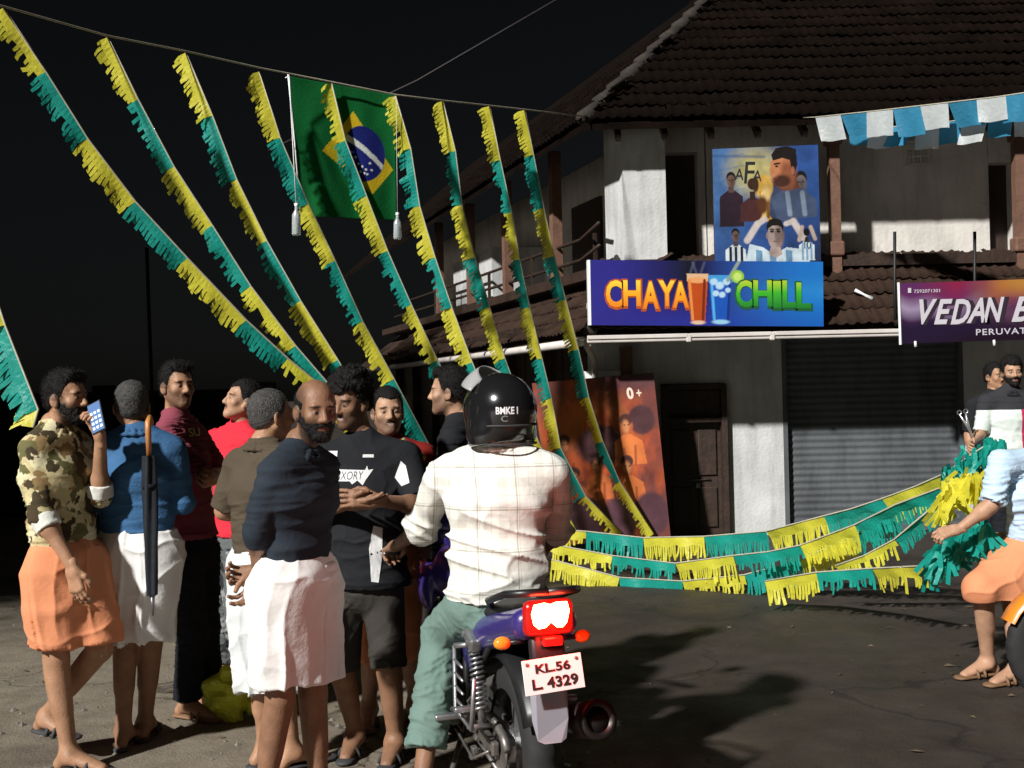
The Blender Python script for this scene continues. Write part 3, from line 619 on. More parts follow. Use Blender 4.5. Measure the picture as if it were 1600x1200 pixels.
def fig(cx, top, s, skin, shirt, stripes=None, face=True, hairc=(20, 16, 16), bottom=0.0):
    c.poly([(cx - s * 1.0, bottom), (cx - s * .95, top - s * 1.9), (cx - s * .3, top - s * 1.45), (cx + s * .3, top - s * 1.45), (cx + s * .95, top - s * 1.9), (cx + s * 1.0, bottom)], shirt)
    if stripes:
        for k in (-.62, -.1, .45): c.poly([(cx + s * k, bottom), (cx + s * k, top - s * 1.65), (cx + s * (k + .24), top - s * 1.65), (cx + s * (k + .24), bottom)], stripes)
    c.poly([(cx - s * .2, top - s * 1.0), (cx + s * .2, top - s * 1.0), (cx + s * .24, top - s * 1.6), (cx - s * .24, top - s * 1.6)], tuple(int(a * .75) for a in skin))
    c.ell(cx, top - s * .45, s * .38, s * .42, hairc, soft=.12)
    if face:
        c.ell(cx, top - s * .72, s * .34, s * .45, skin, soft=.12); c.ell(cx + s * .14, top - s * .8, s * .2, s * .36, tuple(int(a * .8) for a in skin), soft=.8)
        for e in (-.14, .14): c.ell(cx + s * e, top - s * .66, s * .08, s * .035, (30, 22, 22), soft=.4)
        c.ell(cx, top - s * 1.0, s * .13, s * .03, (110, 60, 50), soft=.5); c.line((cx, top - s * .68), (cx + s * .03, top - s * .85), .006, tuple(int(a * .65) for a in skin))
fig(.83, .79, .15, (120, 110, 112), (105, 110, 125), bottom=.42); fig(.17, .8, .115, (120, 92, 80), (44, 28, 40), bottom=.32); fig(.37, .74, .12, (70, 44, 36), (74, 40, 40), face=False, hairc=(60, 36, 28), bottom=.36)
c.poly([(.5, .58), (.52, .74), (.6, .70), (.74, .66), (.82, .5), (.6, .36), (.5, .4)], (58, 70, 100))            # large figure with a golden cup
c.poly([(.63, .72), (.64, .58), (.84, .60), (.78, .74)], (104, 58, 42)); c.poly([(.54, .56), (.64, .62), (.84, .64), (.97, .54), (.98, .40), (.60, .36)], (70, 84, 112)); c.line((.70, .60), (.72, .42), .02, (150, 165, 185), .7); c.line((.84, .6), (.86, .42), .02, (150, 165, 185), .7); c.ell(.66, .80, .12, .155, (196, 128, 88), soft=.12); c.ell(.71, .76, .075, .12, (150, 88, 60), soft=.7); c.poly([(.535, .80), (.56, .84), (.58, .76)], (190, 120, 82))
c.poly([(.57, .88), (.555, .93), (.60, .985), (.70, 1.0), (.79, .97), (.80, .84), (.765, .74), (.745, .80), (.73, .88), (.66, .90)], (26, 18, 15)); c.ell(.65, .70, .085, .055, (70, 40, 30), soft=.5); c.ell(.755, .79, .018, .035, (170, 104, 74), soft=.3); c.line((.585, .85), (.63, .855), .008, (40, 24, 20)); c.ell(.605, .83, .016, .009, (30, 20, 18), soft=.4); c.line((.575, .725), (.61, .728), .007, (110, 50, 44))
c.ell(.48, .66, .085, .105, (222, 176, 84), soft=.2); c.poly([(.43, .62), (.54, .62), (.525, .42), (.565, .36), (.42, .36), (.455, .42)], (196, 146, 62)); c.line((.465, .6), (.475, .4), .014, (244, 214, 140)); c.line((.52, .6), (.515, .4), .012, (120, 80, 36)); c.ell(.5, .6, .04, .06, (232, 200, 130), soft=.6); c.ell(.4, .68, .03, .07, (70, 44, 26), soft=.4); c.ell(.46, .5, .05, .08, (90, 50, 30), soft=.5)
c.poly([(.29, .0), (.33, .17), (.46, .14), (.52, .1), (.6, .1), (.68, .14), (.86, .12), (.9, 0)], (205, 222, 232))
for x in (.42, .55, .70): c.poly([(x - .03, 0), (x - .03, .12), (x + .03, .11), (x + .03, 0)], (110, 150, 185))
c.line((.31, .2), (.41, .34), .028, (200, 190, 186)); c.line((.41, .34), (.48, .38), .024, (205, 195, 190)); c.line((.84, .22), (.75, .36), .028, (200, 190, 186)); c.line((.75, .36), (.68, .34), .022, (205, 195, 190))
c.ell(.575, .245, .072, .125, (176, 156, 148), soft=.12); c.ell(.612, .235, .04, .10, (128, 108, 104), soft=.8); c.poly([(.50, .27), (.495, .33), (.52, .375), (.58, .39), (.635, .37), (.655, .32), (.648, .27), (.632, .31), (.60, .325), (.55, .325), (.515, .305)], (24, 19, 20)); c.ell(.50, .24, .012, .03, (150, 130, 124), soft=.3); c.ell(.65, .24, .012, .03, (120, 100, 96), soft=.3); c.line((.53, .295), (.56, .292), .006, (40, 32, 32)); c.line((.59, .292), (.62, .295), .006, (40, 32, 32))
for e in (.545, .607): c.ell(e, .275, .018, .010, (26, 20, 22), soft=.4)
c.line((.577, .27), (.583, .225), .006, (140, 116, 110)); c.ell(.577, .19, .025, .006, (120, 80, 78), soft=.5); c.poly([(.53, .14), (.62, .14), (.64, .08), (.575, .05), (.51, .08)], (180, 160, 152))
fig(.2, .31, .10, (110, 88, 80), (214, 224, 230), (30, 36, 52), bottom=.0); fig(.87, .30, .075, (60, 50, 50), (212, 224, 232), (130, 165, 195), face=False, bottom=.03)
c.line((.8, .2), (.83, .31), .016, (190, 170, 160)); c.line((.95, .21), (.91, .31), .016, (190, 170, 160))
c.a *= (1 + .30 * fbm(np.stack([u * 11, v * 12, u * 0 + 7.5], -1), 4))[..., None].clip(.5, 1.4); c.a = c.a.clip(0, 1)
board(ps, bl, br, tr, tl, .03, m_dwood, 'frame'); c.panel('print', bl, br, tr, tl, m_print, ps)
xd, yd = (br - bl).normalized(), (tl - bl).normalized(); Wd, Hd = (br - bl).length, (tl - bl).length
for ch, uu, vv, hh in (('A', .20, .73, .1), ('F', .29, .70, .19), ('A', .37, .72, .095)): lettering(ch, bl + xd * uu * Wd + yd * vv * Hd, xd, yd, hh * Hd, m_pblack, ps, width=.085 * Wd if ch == 'A' else .11 * Wd, offset=.004, shear=.12)
lettering('10', bl + xd * .845 * Wd + yd * .13 * Hd, xd, yd, .07 * Hd, m_pblack, ps, width=.06 * Wd)
# --- flaming group poster leaning at the wall
bl, br, tr, tl = at(868, 852, 11.55), at(1048, 840, 11.55), at(1021, 582, 11.75), at(831, 599, 11.75)
pf = thing('poster', (bl + br) / 2, 'large orange fiery poster of a seated group leaning against the wall beside the door', 'poster')
c = Canvas(210, 270, (124, 62, 54)); u, v = c.u, c.v
nn = fbm(np.stack([u * 6 + 3, v * 5 - u * 3, u * 0 + .5], -1), 4); n2 = fbm(np.stack([u * 14, v * 9 + u * 6, u * 0 + 3.5], -1), 3)
c.mix(np.clip(.75 - np.hypot((u - .45) / .8, (v - .55) / .75) + .55 * nn, 0, 1) * 1.5, (226, 98, 36)); c.mix(np.clip(.4 - np.hypot((u - .4) / .8, (v - .75) / .4) + .7 * n2, 0, 1), (236, 140, 44)); c.mix(np.clip(n2 - .25, 0, 1) * .9, (96, 40, 34)); c.mix(np.clip((v - .86) * 7 + nn * .6, 0, 1) * np.clip((u - .25) * 2, 0, 1), (84, 62, 74))
def fig2(cx, cy, s, col=(238, 128, 60)):
    c.ell(cx, cy, s * .38, s * .52 * .78, (196, 96, 50), soft=.15); c.ell(cx, cy + s * .26, s * .38, s * .26, (70, 34, 28), soft=.2); c.ell(cx - s * .05, cy - s * .02, s * .22, s * .26, (240, 160, 100), soft=.7)
    c.poly([(cx - s * .95, cy - s * 1.7), (cx - s * .8, cy - s * .65), (cx - s * .25, cy - s * .38), (cx + s * .25, cy - s * .38), (cx + s * .85, cy - s * .7), (cx + s * 1.0, cy - s * 1.7)], col); c.ell(cx, cy - s * 1.0, s * .4, s * .5, tuple(min(255, int(a * 1.12)) for a in col), soft=.9); c.line((cx - s * .3, cy - s * 1.0), (cx - s * .2, cy - s * 1.7), .008, (150, 64, 30), .7); c.line((cx + s * .4, cy - s * .9), (cx + s * .3, cy - s * 1.7), .008, (150, 64, 30), .7)
    for e in (-.12, .12): c.ell(cx + s * e, cy + s * .04, s * .06, s * .03, (70, 30, 24), soft=.5)
c.ell(.86, .72, .11, .09, (74, 42, 50), soft=.2); c.ell(.5, .58, .2, .13, (84, 48, 54), soft=.25)
fig2(.73, .69, .14); fig2(.2, .60, .13, (214, 96, 40)); fig2(.44, .46, .12, (230, 120, 56)); fig2(.70, .44, .14, (240, 128, 60)); fig2(.25, .40, .12, (226, 112, 58))
c.ell(.30, .16, .16, .12, (80, 46, 62), soft=.2); c.ell(.58, .13, .15, .13, (84, 50, 68), soft=.2); c.ell(.86, .15, .15, .13, (80, 48, 64), soft=.2); c.mix(np.clip(n2 - .1, 0, 1) * np.clip(1 - np.abs(u - .45) / .08, 0, 1) * (v < .35), (250, 150, 40))
c.mix(np.full(u.shape, .22), (120, 84, 82)); c.a *= (1.0 + .25 * fbm(np.stack([u * 10, v * 13, u * 0 + 2.5], -1), 4))[..., None].clip(.45, 1.5); c.a = c.a.clip(0, 1)
board(pf, bl, br, tr, tl, .04, m_dwood, 'frame'); c.panel('print', bl, br, tr, tl, m_print, pf)
xd, yd = (br - bl).normalized(), (tl - bl).normalized(); Wd, Hd = (br - bl).length, (tl - bl).length; mc = mat('cream letter print', (.75, .62, .5), .6, var=.05)
lettering('0', bl + xd * .815 * Wd + yd * .86 * Hd, xd, yd, .075 * Hd, mc, pf, width=.06 * Wd, offset=.04); lettering('+', bl + xd * .90 * Wd + yd * .875 * Hd, xd, yd, .042 * Hd, mc, pf, width=.045 * Wd, offset=.02)

# ================================================================== POLE, CABLES, ADDED SHADE TREES
p = at(242, 640, 11.5); q = MB(); q.tube([(p.x, p.y, 0), (p.x - .05, p.y, 3.2)], [.02, .018], 10); tag(q.build('thin_pole', mat('rusty pole', (.012, .011, .011), .9, spec=.02), smooth=True), 'thin dark pole standing in the dark behind the man in the maroon shirt', 'pole')
def invY(px): return 1 / float(np.interp(px, [-200, 0, 440, 640, 922], [1 / 6.0, 1 / 6.8, 1 / 9.05, 1 / 9.5, 1 / 11.9]))
CP = [(-160, -35), (5, 10), (168, 56), (290, 80), (405, 106), (518, 128), (618, 148), (692, 157), (765, 165), (820, 171), (922, 183)]
cpts = [at(x, y, invY(x)) for x, y in CP]
cb = tag(MB().tube(cpts, .008, 6).build('rope_line', m_rope, smooth=True), 'pale rope strung from the eave corner across the street, carrying the streamers', 'rope')
q = MB(); a, c_ = at(420, 235, 14), at(900, -18, 13); q.tube([a, (a + c_) / 2 + V((0, 0, -.1)), c_], .012, 6); tag(q.build('overhead_cable', mat('cable rubber', (.02, .016, .018), .7), smooth=True), 'dark overhead cable slanting up beside the tiled roof', 'cable')

def leaf_mass(centre, rad, n, size, squash=.8):
    c = RNG.normal(size=(60, 3)); c /= np.linalg.norm(c, axis=1, keepdims=True); c *= (RNG.random((60, 1)) ** .4) * rad * .8; c[:, 2] *= squash
    k = RNG.integers(0, 60, n); p = c[k] + RNG.normal(size=(n, 3)) * rad * .2 + np.array(centre)
    a = RNG.normal(size=(n, 3)); a /= np.linalg.norm(a, axis=1, keepdims=True); b_ = np.cross(a, RNG.normal(size=(n, 3))); b_ /= np.linalg.norm(b_, axis=1, keepdims=True)
    s = size * (.6 + .8 * RNG.random((n, 1))); P = np.stack([p - a * s, p - b_ * s * .45, p + a * s, p + b_ * s * .45], 1).reshape(-1, 3)
    return P, np.arange(n * 4).reshape(n, 4)
m_leaf = mat('leaf green', (.035, .06, .02), .6, var=.5, vscale=1.5); m_bark = mat('bark', (.07, .05, .035), .9, var=.5, vscale=8, bump=.5, bscale=12)
for i, (x, y, zc, r, lab) in enumerate(((-13.3, 3.2, 9, 3.8, 'unseen leafy tree added on the left for shade, nearest the crowd'), (-12.2, 9.6, 9.5, 4.0, 'unseen leafy tree added far down the left for shade'), (-17.0, -1.5, 9, 4.2, 'unseen leafy tree added on the left for shade, behind the camera'), (-15.5, 15, 9, 4.5, 'unseen leafy tree added furthest down the left for shade'), (-15.8, 7.5, 9, 4.2, 'unseen leafy tree added for shade, set back between its neighbours'))):
    t = thing('added_shade_tree', (x, y, 0), lab, 'tree', 'unseen trees added for shade on the left')  # out-of-view tree added to throw shade over the left background
    q = MB(); q.tube([(x, y, 0), (x + .1, y, 2.5), (x - .1, y + .1, 5), (x, y, zc)], [.34, .27, .22, .08], 10)
    for k in range(6):
        a = k * 1.05; z = 4 + .5 * k; q.tube([(x, y, z), (x + 1.1 * math.cos(a), y + 1.1 * math.sin(a), z + 1.2), (x + 2.4 * math.cos(a), y + 2.4 * math.sin(a), z + 2)], [.14, .1, .04], 6)
    q.build('trunk', m_bark, t, True); P, Q = leaf_mass((x, y, zc), r, 5000, .34); mesh_obj('crown', P, Q, m_leaf, t, False)

# wall added as a dark strip where the background is only unlit
cw = thing('added_dark_wall', (-8.5, 16, 0), 'low wall added as a dark strip for the unlit background behind the crowd', 'wall'); q = MB(); q.box((-9.2, 16, .84), (11.6, .22, 1.68)); q.build('masonry', mat('unlit wall dark', (.016, .013, .011), .95, var=.6, vscale=2, bump=.4, bscale=12, spec=.05), cw)
q = MB(); q.box((-9.2, 16, 1.72), (11.7, .34, .08), bev=.015); q.build('coping', mat('unlit coping dark', (.02, .017, .015), .95, var=.6, vscale=3, spec=.05), cw)
for i in range(6): MB().box((-14.9 + 2.28 * i, 15.86, .9), (.3, .14, 1.9), bev=.02).build('pier', _mc['unlit coping dark'], cw)
# scraps of paper and dry leaves trodden into the road
mb = MB()
for i in range(150):
    y = random.uniform(3.5, 11); x = random.uniform(-.45 * y, .45 * y); a = random.uniform(0, 6.28); L = random.choice([.012, .02, .035]); W_ = L * random.uniform(.3, .7); c, s_ = math.cos(a), math.sin(a)
    P_ = [(x + c * u - s_ * v, y + s_ * u + c * v, .003 + z) for u, v, z in ((-L, 0, .002), (0, -W_, random.uniform(.0, .012)), (L, 0, random.uniform(0, .008)), (0, W_, random.uniform(.0, .012)))]
    mb.add(P_, [(0, 1, 2, 3)])
tag(mb.build('litter', mat('dry leaf litter', (.16, .12, .07), .8, var=.7, vscale=1.5)), 'scraps of dry leaf and paper scattered over the road', kind='stuff')
# ================================================================== PEOPLE
m_skin = mat('skin', rough=.5, attr=True, var=.22, vscale=13, bump=.15, bscale=120, spec=.32)
m_hair = mat('hair', (.008, .007, .0065), .6, var=.5, vscale=40, spec=.25, bump=.6, bscale=170)
m_hairg = mat('grey hair', (.085, .08, .075), .7, var=.75, vscale=60, bump=.6, bscale=170)
m_rub = mat('sandal rubber', (.05, .05, .055), .7, var=.4, vscale=8); m_rubt = mat('tan sandal', (.22, .12, .06), .7, var=.3)
def cloth(name, col, var=.18, bump=.12, bscale=60, rough=.9, vscale=5, crease=.55): return mat(name, col, rough, var=var, vscale=vscale, bump=bump, bscale=bscale, spec=.15, crease=crease)

def basis(fwd, up):
    fwd = V(fwd).normalized(); up = V(up); up = (up - fwd * up.dot(fwd)).normalized(); x = fwd.cross(up)
    return np.array([x[:], fwd[:], up[:]])                    # rows: local x, y, z in world
SK = {'brown': (.40, .215, .125), 'dark': (.27, .14, .082), 'mid': (.47, .27, .17), 'deep': (.13, .062, .036)}

def head_field(neckb, jaw=1.0):
    f = Field()
    f.ell((0, -.012, .036), (.076, .096, .083)); f.ell((0, .030, -.035), (.060 * jaw, .062, .080), k=.03)
    for s in (-1, 1):
        f.cap((s * .054 * jaw, -.006, -.05), (s * .012, .066, -.098), .017, .017, k=.03); f.ell((s * .040, .058, -.024), (.024, .022, .022), k=.02)
    f.ell((0, .071, -.097), (.021, .018, .017), k=.02)
    f.cap((-.036, .074, .022), (.036, .074, .022), .012, k=.018)
    for s in (-1, 1): f.sub((s * .031, .099, .001), (.017, .017, .012), k=.012)
    for s in (-1, 1): f.ell((s * .031, .0745, .000), (.0135, .013, .012), k=.004)
    f.cap((0, .086, .012), (0, .105, -.029), .0075, .0125, k=.012)
    for s in (-1, 1): f.ell((s * .0115, .094, -.034), (.0085, .010, .008), k=.008)
    f.cap((-.020, .080, -.060), (.020, .080, -.060), .0075, k=.008); f.cap((-.016, .081, -.0735), (.016, .081, -.0735), .008, k=.008)
    for s in (-1, 1): f.ell((s * .079, -.008, -.012), (.008, .021, .033), k=.006, rot=Matrix.Rotation(s * .35, 3, 'Z')); f.ell((s * .076, .004, -.035), (.008, .010, .012), k=.008)
    f.cap((0, -.022, -.06), neckb, .052, .058, k=.03)
    return f
def head_cols(P, sk, beard, hairc, smile, style=None):
    x, y, z = P[:, 0], P[:, 1], P[:, 2]; ax = np.abs(x); c = np.tile(np.array(sk), (len(P), 1))
    def mix(m, col, a=1.0):
        nonlocal c; m = (np.clip(m, 0, 1) * a)[:, None]; c = c * (1 - m) + np.array(col) * m
    mix((1 - np.hypot((ax - .031) / .022, (z - .001) / .016)) * 2 * (y > .05), tuple(a * .62 for a in sk), .7)                # eyelids
    ey = (np.hypot((ax - .031) / .0125, (z + .001) / .0042) < 1) & (y > .07); mix(ey * 1.0, (.30, .26, .24))
    mix(((np.hypot(ax - .031, (z + .001) * .6) < .0068) & ey) * 1.0, (.012, .008, .006))
    br = (1 - np.hypot((ax - .033) / .024, (z - .021 + (ax - .033) * .12) / .0065)) * 3 * (y > .04); mix(br, hairc, .92)
    mix((1 - np.hypot(x / .027, (z + .066) / .0135)) * 3 * (y > .07), (sk[0] * .78, sk[1] * .55, sk[2] * .6), .9)
    mix((np.abs(z + .0668 - .10 * ax) < .0017) * (ax < .024) * (y > .07) * 1.0, tuple(a * .12 for a in sk), .9)
    if smile: mix((1 - np.hypot(x / .020, (z + .067 - ax * .30) / .0048)) * 4 * (y > .065), (.50, .46, .41), .75)
    sc = np.clip((z - .03 - .55 * np.clip(y, -.02, .1)) / .03, 0, 1) * (y < .09)          # cropped scalp
    if style == 'bald':
        s2 = np.clip((ax - .045) / .03, 0, 1) * np.clip((z + .01) / .02, 0, 1) * (y < .045); bk = np.clip((-y + .0) / .05, 0, 1) * (z > -.06) * np.clip((.10 - z) / .04, 0, 1); mix(np.maximum(s2, bk), hairc, .62); mix(sc, hairc, .10)
    elif style: mix(sc, hairc, .7); mix(np.clip((ax - .062) / .01, 0, 1) * (z > -.012) * (y < .035) * (y > -.02), hairc, .6)
    if beard == 'stubble' or beard == 'full':
        d = np.clip((-.030 - z + ax * .25) / .035, 0, 1) * np.clip((y + .01) / .02, 0, 1) + .6 * np.clip((ax - .05) / .018, 0, 1) * np.clip((.01 - z) / .02, 0, 1) * (z > -.06) * np.clip((y - .0) / .012, 0, 1) * np.clip((.055 - y) / .015, 0, 1); d = np.clip(d, 0, 1)
        d = d * (1 - np.clip((1 - np.hypot(x / .024, (z + .066) / .012)) * 3, 0, 1)); mix(d, hairc, .52 if beard == 'stubble' else .85)
    if beard in ('moustache', 'stubble', 'full'):
        mix((1 - np.hypot(x / .030, (z + .050 + ax * .22) / .0085)) * 3 * (y > .06), hairc, .93)
    n = fbm(P * 60, 2); return np.clip(c * (1 + .10 * n[:, None]), 0, 1)
def fuzz(P, N, n, ln, wd, down=.5):
    i = RNG.integers(0, len(P), n); p, nn = P[i] - N[i] * .003, N[i]; d = nn * .45 + RNG.normal(size=(n, 3)) * .3; d[:, 2] -= down; d[:, 1] -= .35; d /= np.linalg.norm(d, axis=1, keepdims=True)
    s = np.cross(d, RNG.normal(size=(n, 3))); s = s / np.linalg.norm(s, axis=1, keepdims=True) * wd; L = ln * (.5 + RNG.random((n, 1)))
    m = p + d * L * .6; e = m + (d + np.array([0, -.1, -.5]) * down) * L * .5
    return np.stack([p - s, p + s, m + s * .7, m - s * .7, m - s * .7, m + s * .7, e + s * .2, e - s * .2], 1).reshape(-1, 3), np.arange(n * 8).reshape(n * 2, 4)
def hair_build(style):
    T, S = {'short': (.011, .004), 'curly': (.034, .016), 'quiff': (.016, .0035), 'bald': (.002, .0035), 'crop': (.006, .004), 'wavy': (.024, .011)}[style]
    f = Field(); f.ell((0, -.014, .036 + T * .45), (.077 + S, .097 + S, .084 + T)); f.ell((0, -.04, -.02), (.060 + S, .058 + S, .054), k=.03)
    if style == 'quiff': f.cap((-.038, .058, .106), (.038, .052, .110), .022, k=.03)
    if style == 'curly':
        for _ in range(46):
            a, b = RNG.uniform(0, 6.28), RNG.uniform(.2, 1.25); f.ell((.10 * math.cos(a) * math.cos(b), -.012 + .11 * math.sin(a) * math.cos(b), .04 + .118 * math.sin(b)), (.022, .022, .02), k=.01)
    hl = {'short': .066, 'curly': .056, 'quiff': .070, 'bald': .15, 'crop': .068, 'wavy': .062}[style]
    def keep(X, Y, Z):
        top = -(Z - hl - .1 * (.07 - Y).clip(-.05, .05) - .25 * np.abs(X)); side = np.maximum(Y - .022 - .35 * (Z - .0), -(Z - (-.062 + (Y + .09) * .62)))
        return np.minimum(top, side)
    f.keep(keep)
    if style == 'bald': f.keep(lambda X, Y, Z: (Z - .075 + .35 * (Y + .1).clip(0, 1)) + 0 * X)
    P, Q = f.build(.0042); N = vnormals(P, Q)
    P = P + N * (fbm(P * np.array([90, 90, 60]), 3) * (.006 if style in ('curly', 'wavy') else .0014))[:, None]; N = vnormals(P, Q)
    n, ln = {'short': (1800, .012), 'curly': (2600, .014), 'quiff': (2200, .015), 'bald': (1500, .006), 'crop': (1700, .006), 'wavy': (2400, .014)}[style]
    A, B = fuzz(P, N, int(n * 1.9), ln, .0009, .2); return np.concatenate([P, A]), np.concatenate([Q, B + len(P)])
def beard_build():
    f = Field(); f.ell((0, .031, -.042), (.0635, .063, .078)); f.ell((0, .070, -.096), (.025, .022, .021), k=.03)
    for s in (-1, 1): f.cap((s * .056, .0, -.04), (s * .014, .066, -.098), .0185, .020, k=.02); f.cap((0, .093, -.05), (s * .03, .082, -.060), .007, .005, k=.006)
    f.sub((0, .1, -.067), (.026, .03, .009), k=.004)
    def keep(X, Y, Z):
        low = np.maximum(Z + .058 - np.abs(X) * .75, -(Y - (-.005))); mo = np.maximum(np.maximum(Z + .045, -(Z + .062)), np.maximum(np.abs(X) - .035, -(Y - .07)))
        return np.minimum(low, mo)
    f.keep(keep); P, Q = f.build(.004); N = vnormals(P, Q); P = P + N * (fbm(P * 110, 2) * .003)[:, None]
    A, B = fuzz(P, N, 1100, .008, .001, .6); return np.concatenate([P, A]), np.concatenate([Q, B + len(P)])
def hand_build(curl, spread=.12, thumb=.5):
    """local: +y fingers, +z back of hand, thumb on +x"""
    f = Field(); f.cap((0, -.035, 0), (0, .012, 0), .024, .026, st=((1, 0, 0), 1.25)); rnd = random.Random(int(curl * 1000))
    for x, L, r in ((.029, .076, .0092), (.0095, .084, .0095), (-.010, .078, .0092), (-.028, .060, .0082)):
        k0 = V((x, .092 - abs(x - .008) * .25, .002)); f.cap((x * .55, .005, 0), k0, .0155, .0125, k=.016)
        d = V((math.sin(spread * x / .028), math.cos(spread * x / .028), 0)); a = 0; p = k0; rr = r
        for q, c_ in ((.46, 1.0), (.31, 1.25), (.23, .9)):
            a += curl * c_ * rnd.uniform(.85, 1.15); e = p + (d * math.cos(a) + V((0, 0, -1)) * math.sin(a)) * (L * q); f.cap(p, e, rr, rr * .92, k=.005); p = e; rr *= .92
    p = V((.022, .012, -.006))
    for e, r0, r1 in ((V((.046, .040, -.014)), .0165, .012), (V((.060 - .02 * thumb, .068, -.016 - .02 * thumb)), .0115, .010), (V((.064 - .045 * thumb, .092, -.020 - .03 * thumb)), .010, .0085)): f.cap(p, e, r0, r1, k=.008); p = e
    P, Q = f.build(.0034); return P, Q

def person(label, Y, j, yaw, skin='brown', pitch=0, rollh=0, hair='short', hairm=None, beard=None, smile=False, jaw=1.0, hs=.96, shirt=None, lower=None, fat=1.0, hands=None, toe=None, shoe=m_rub, vox=.0065, group='people gathered on the road', up=None, helmet=False, footflat=True, hair_col=(.014, .011, .010)):
    def W(p): return p if isinstance(p, V) else at(p[0], p[1], Y + (p[2] if len(p) > 2 else 0))
    J = {k: W(p) for k, p in j.items() if k not in ('AL', 'AR')}
    for k in ('AL', 'AR'):
        p = j[k]
        if isinstance(p, V): J[k] = p
        elif len(p) == 3: J[k] = at(*p[:2], Y + p[2])
        else: q = at(p[0], 900, Y + p[1]); J[k] = V((q.x, q.y, .088))
    base = V((J['pv'].x, J['pv'].y, 0)); root = thing('person', base, label, 'person', group)
    upv = ((J['nk'] - J['pv']).normalized()) if up is None else V(up)
    lat = (J['SL'] - J['SR']); lat = (lat - upv * lat.dot(upv)).normalized(); fw = lat.cross(upv).normalized()
    hl_ = J['HL'] if 'HL' in J else J['pv'] + lat * .088 - upv * .05; hr_ = J['HR'] if 'HR' in J else J['pv'] - lat * .088 - upv * .05
    nk, pv = J['nk'], J['pv']; chest = pv.lerp(nk, .66); waist = pv.lerp(nk, .28); sk = SK[skin]
    # ---- skin: one body
    def torso(f, g, k=.05, low=True):
        f.cap(pv - upv * (.03 if low else 0), waist, (.105 + g) * fat, (.100 + g) * fat, k=k, st=(lat, 1.42)); f.cap(waist, chest, (.100 + g) * fat, .108 + g, k=k, st=(lat, 1.45)); f.cap(chest, nk - upv * .09, .108 + g, .075 + g, k=k, st=(lat, 1.5))
        f.cap(J['SL'].lerp(J['SR'], .06), J['SR'].lerp(J['SL'], .06), .050 + g, k=.05)
        for s in ('SL', 'SR'): f.cap(nk + upv * .015, J[s].lerp(nk, .15), .042 + g * .6, .045 + g, k=.05)
    f = Field(); torso(f, -.006)
    f.cap(nk - upv * .05, nk + upv * .035, .052, .049, k=.03)
    for s, h_ in (('L', hl_), ('R', hr_)):
        f.cap(J['S' + s], J['E' + s], .049, .039, k=.02); f.cap(J['E' + s], J['W' + s], .040, .026, k=.02); f.ell(J['E' + s].lerp(J['W' + s], .25), (.041, .041, .041), k=.03)
        kn, an = J['K' + s], J['A' + s]; f.cap(h_, kn, .082, .055, k=.03); f.cap(kn, an, .052, .035, k=.02); sh_ = (an - kn).normalized()
        ty = toe[s] if isinstance(toe, dict) else (toe if toe is not None else math.degrees(math.atan2(fw.x, -fw.y)))
        td = V((math.sin(R_(ty)), -math.cos(R_(ty)), 0)); back = -td; f.cap(kn.lerp(an, .14) + back * .012, kn.lerp(an, .52) + back * .012, .046, .040, k=.03)
        if footflat: hz = an - td * .045 + V((0, 0, -.05)); tz = an + td * .165 + V((0, 0, -.063))
        else: hz = an - td * .04 + V((0, 0, -.05)); tz = an + td * .16 + V((0, 0, -.065))
        f.cap(an, hz, .034, .030, k=.03); f.cap(an + td * .02 - V((0, 0, .02)), tz, .036, .021, k=.03, st=((-td.y, td.x, 0), 1.35)); J['H' + s + 'z'], J['T' + s + 'z'], J['td' + s] = hz, tz, td
    P, Q = f.build(max(vox, .0072)); P = relax(P, Q, 1, .4)
    parts = [(P, Q, np.clip(np.tile(np.array(sk), (len(P), 1)) * (1 + .12 * fbm(P * 30, 2))[:, None], 0, 1))]
    hb_ = None
    # head
    hy = R_(yaw); fd = V((math.sin(hy) * math.cos(R_(pitch)), -math.cos(hy) * math.cos(R_(pitch)), math.sin(R_(pitch)))); B = basis(fd, Matrix.Rotation(R_(rollh), 3, fd) @ V((0, 0, 1))); hd = J['hd']
    nb = (B @ np.array(nk - hd)) / hs
    P, Q = head_field(nb, jaw).build(.0038 if vox < .009 else .0046); P = relax(P, Q, 1, .25)
    parts.append((P * hs @ B + np.array(hd), Q, head_cols(P, sk, beard, hair_col, smile, hair)))
    # hands
    for s in 'LR':
        h = (hands or {}).get(s, {}); fa = (J['W' + s] - J['E' + s]).normalized(); d = V(h.get('dir', fa)); bk = V(h.get('back', lat if s == 'L' else -lat))
        d = d.normalized(); bk = (bk - d * bk.dot(d)); bk = bk.normalized() if bk.length > .01 else d.orthogonal().normalized(); x = d.cross(bk)      # right-hand frame x = y x z
        P, Q = hand_build(h.get('curl', .35), h.get('spread', .12), h.get('thumb', .5)); m = -1 if s == 'R' else 1
        A = np.array([(x * m)[:], d[:], bk[:]]); Pw = P @ A + np.array(J['W' + s] + d * .02)
        if m < 0: Q = Q[:, ::-1]
        parts.append((Pw, Q, np.clip(np.tile(np.array(sk) * 1.05, (len(P), 1)) * (1 + .12 * fbm(P * 90, 2))[:, None], 0, 1))); J['hand' + s] = J['W' + s] + d * .10
    o = 0; vs, qs, cs = [], [], []
    for P, Q, c in parts: vs.append(P); qs.append(Q + o); cs.append(c); o += len(P)
    mesh_obj('body', np.concatenate(vs), np.concatenate(qs), m_skin, root, True, cols=np.concatenate(cs))
    if hair and not helmet:
        P, Q = hair_build(hair); mesh_obj('hair', P * hs @ B + np.array(hd), Q, hairm or m_hair, root, True)
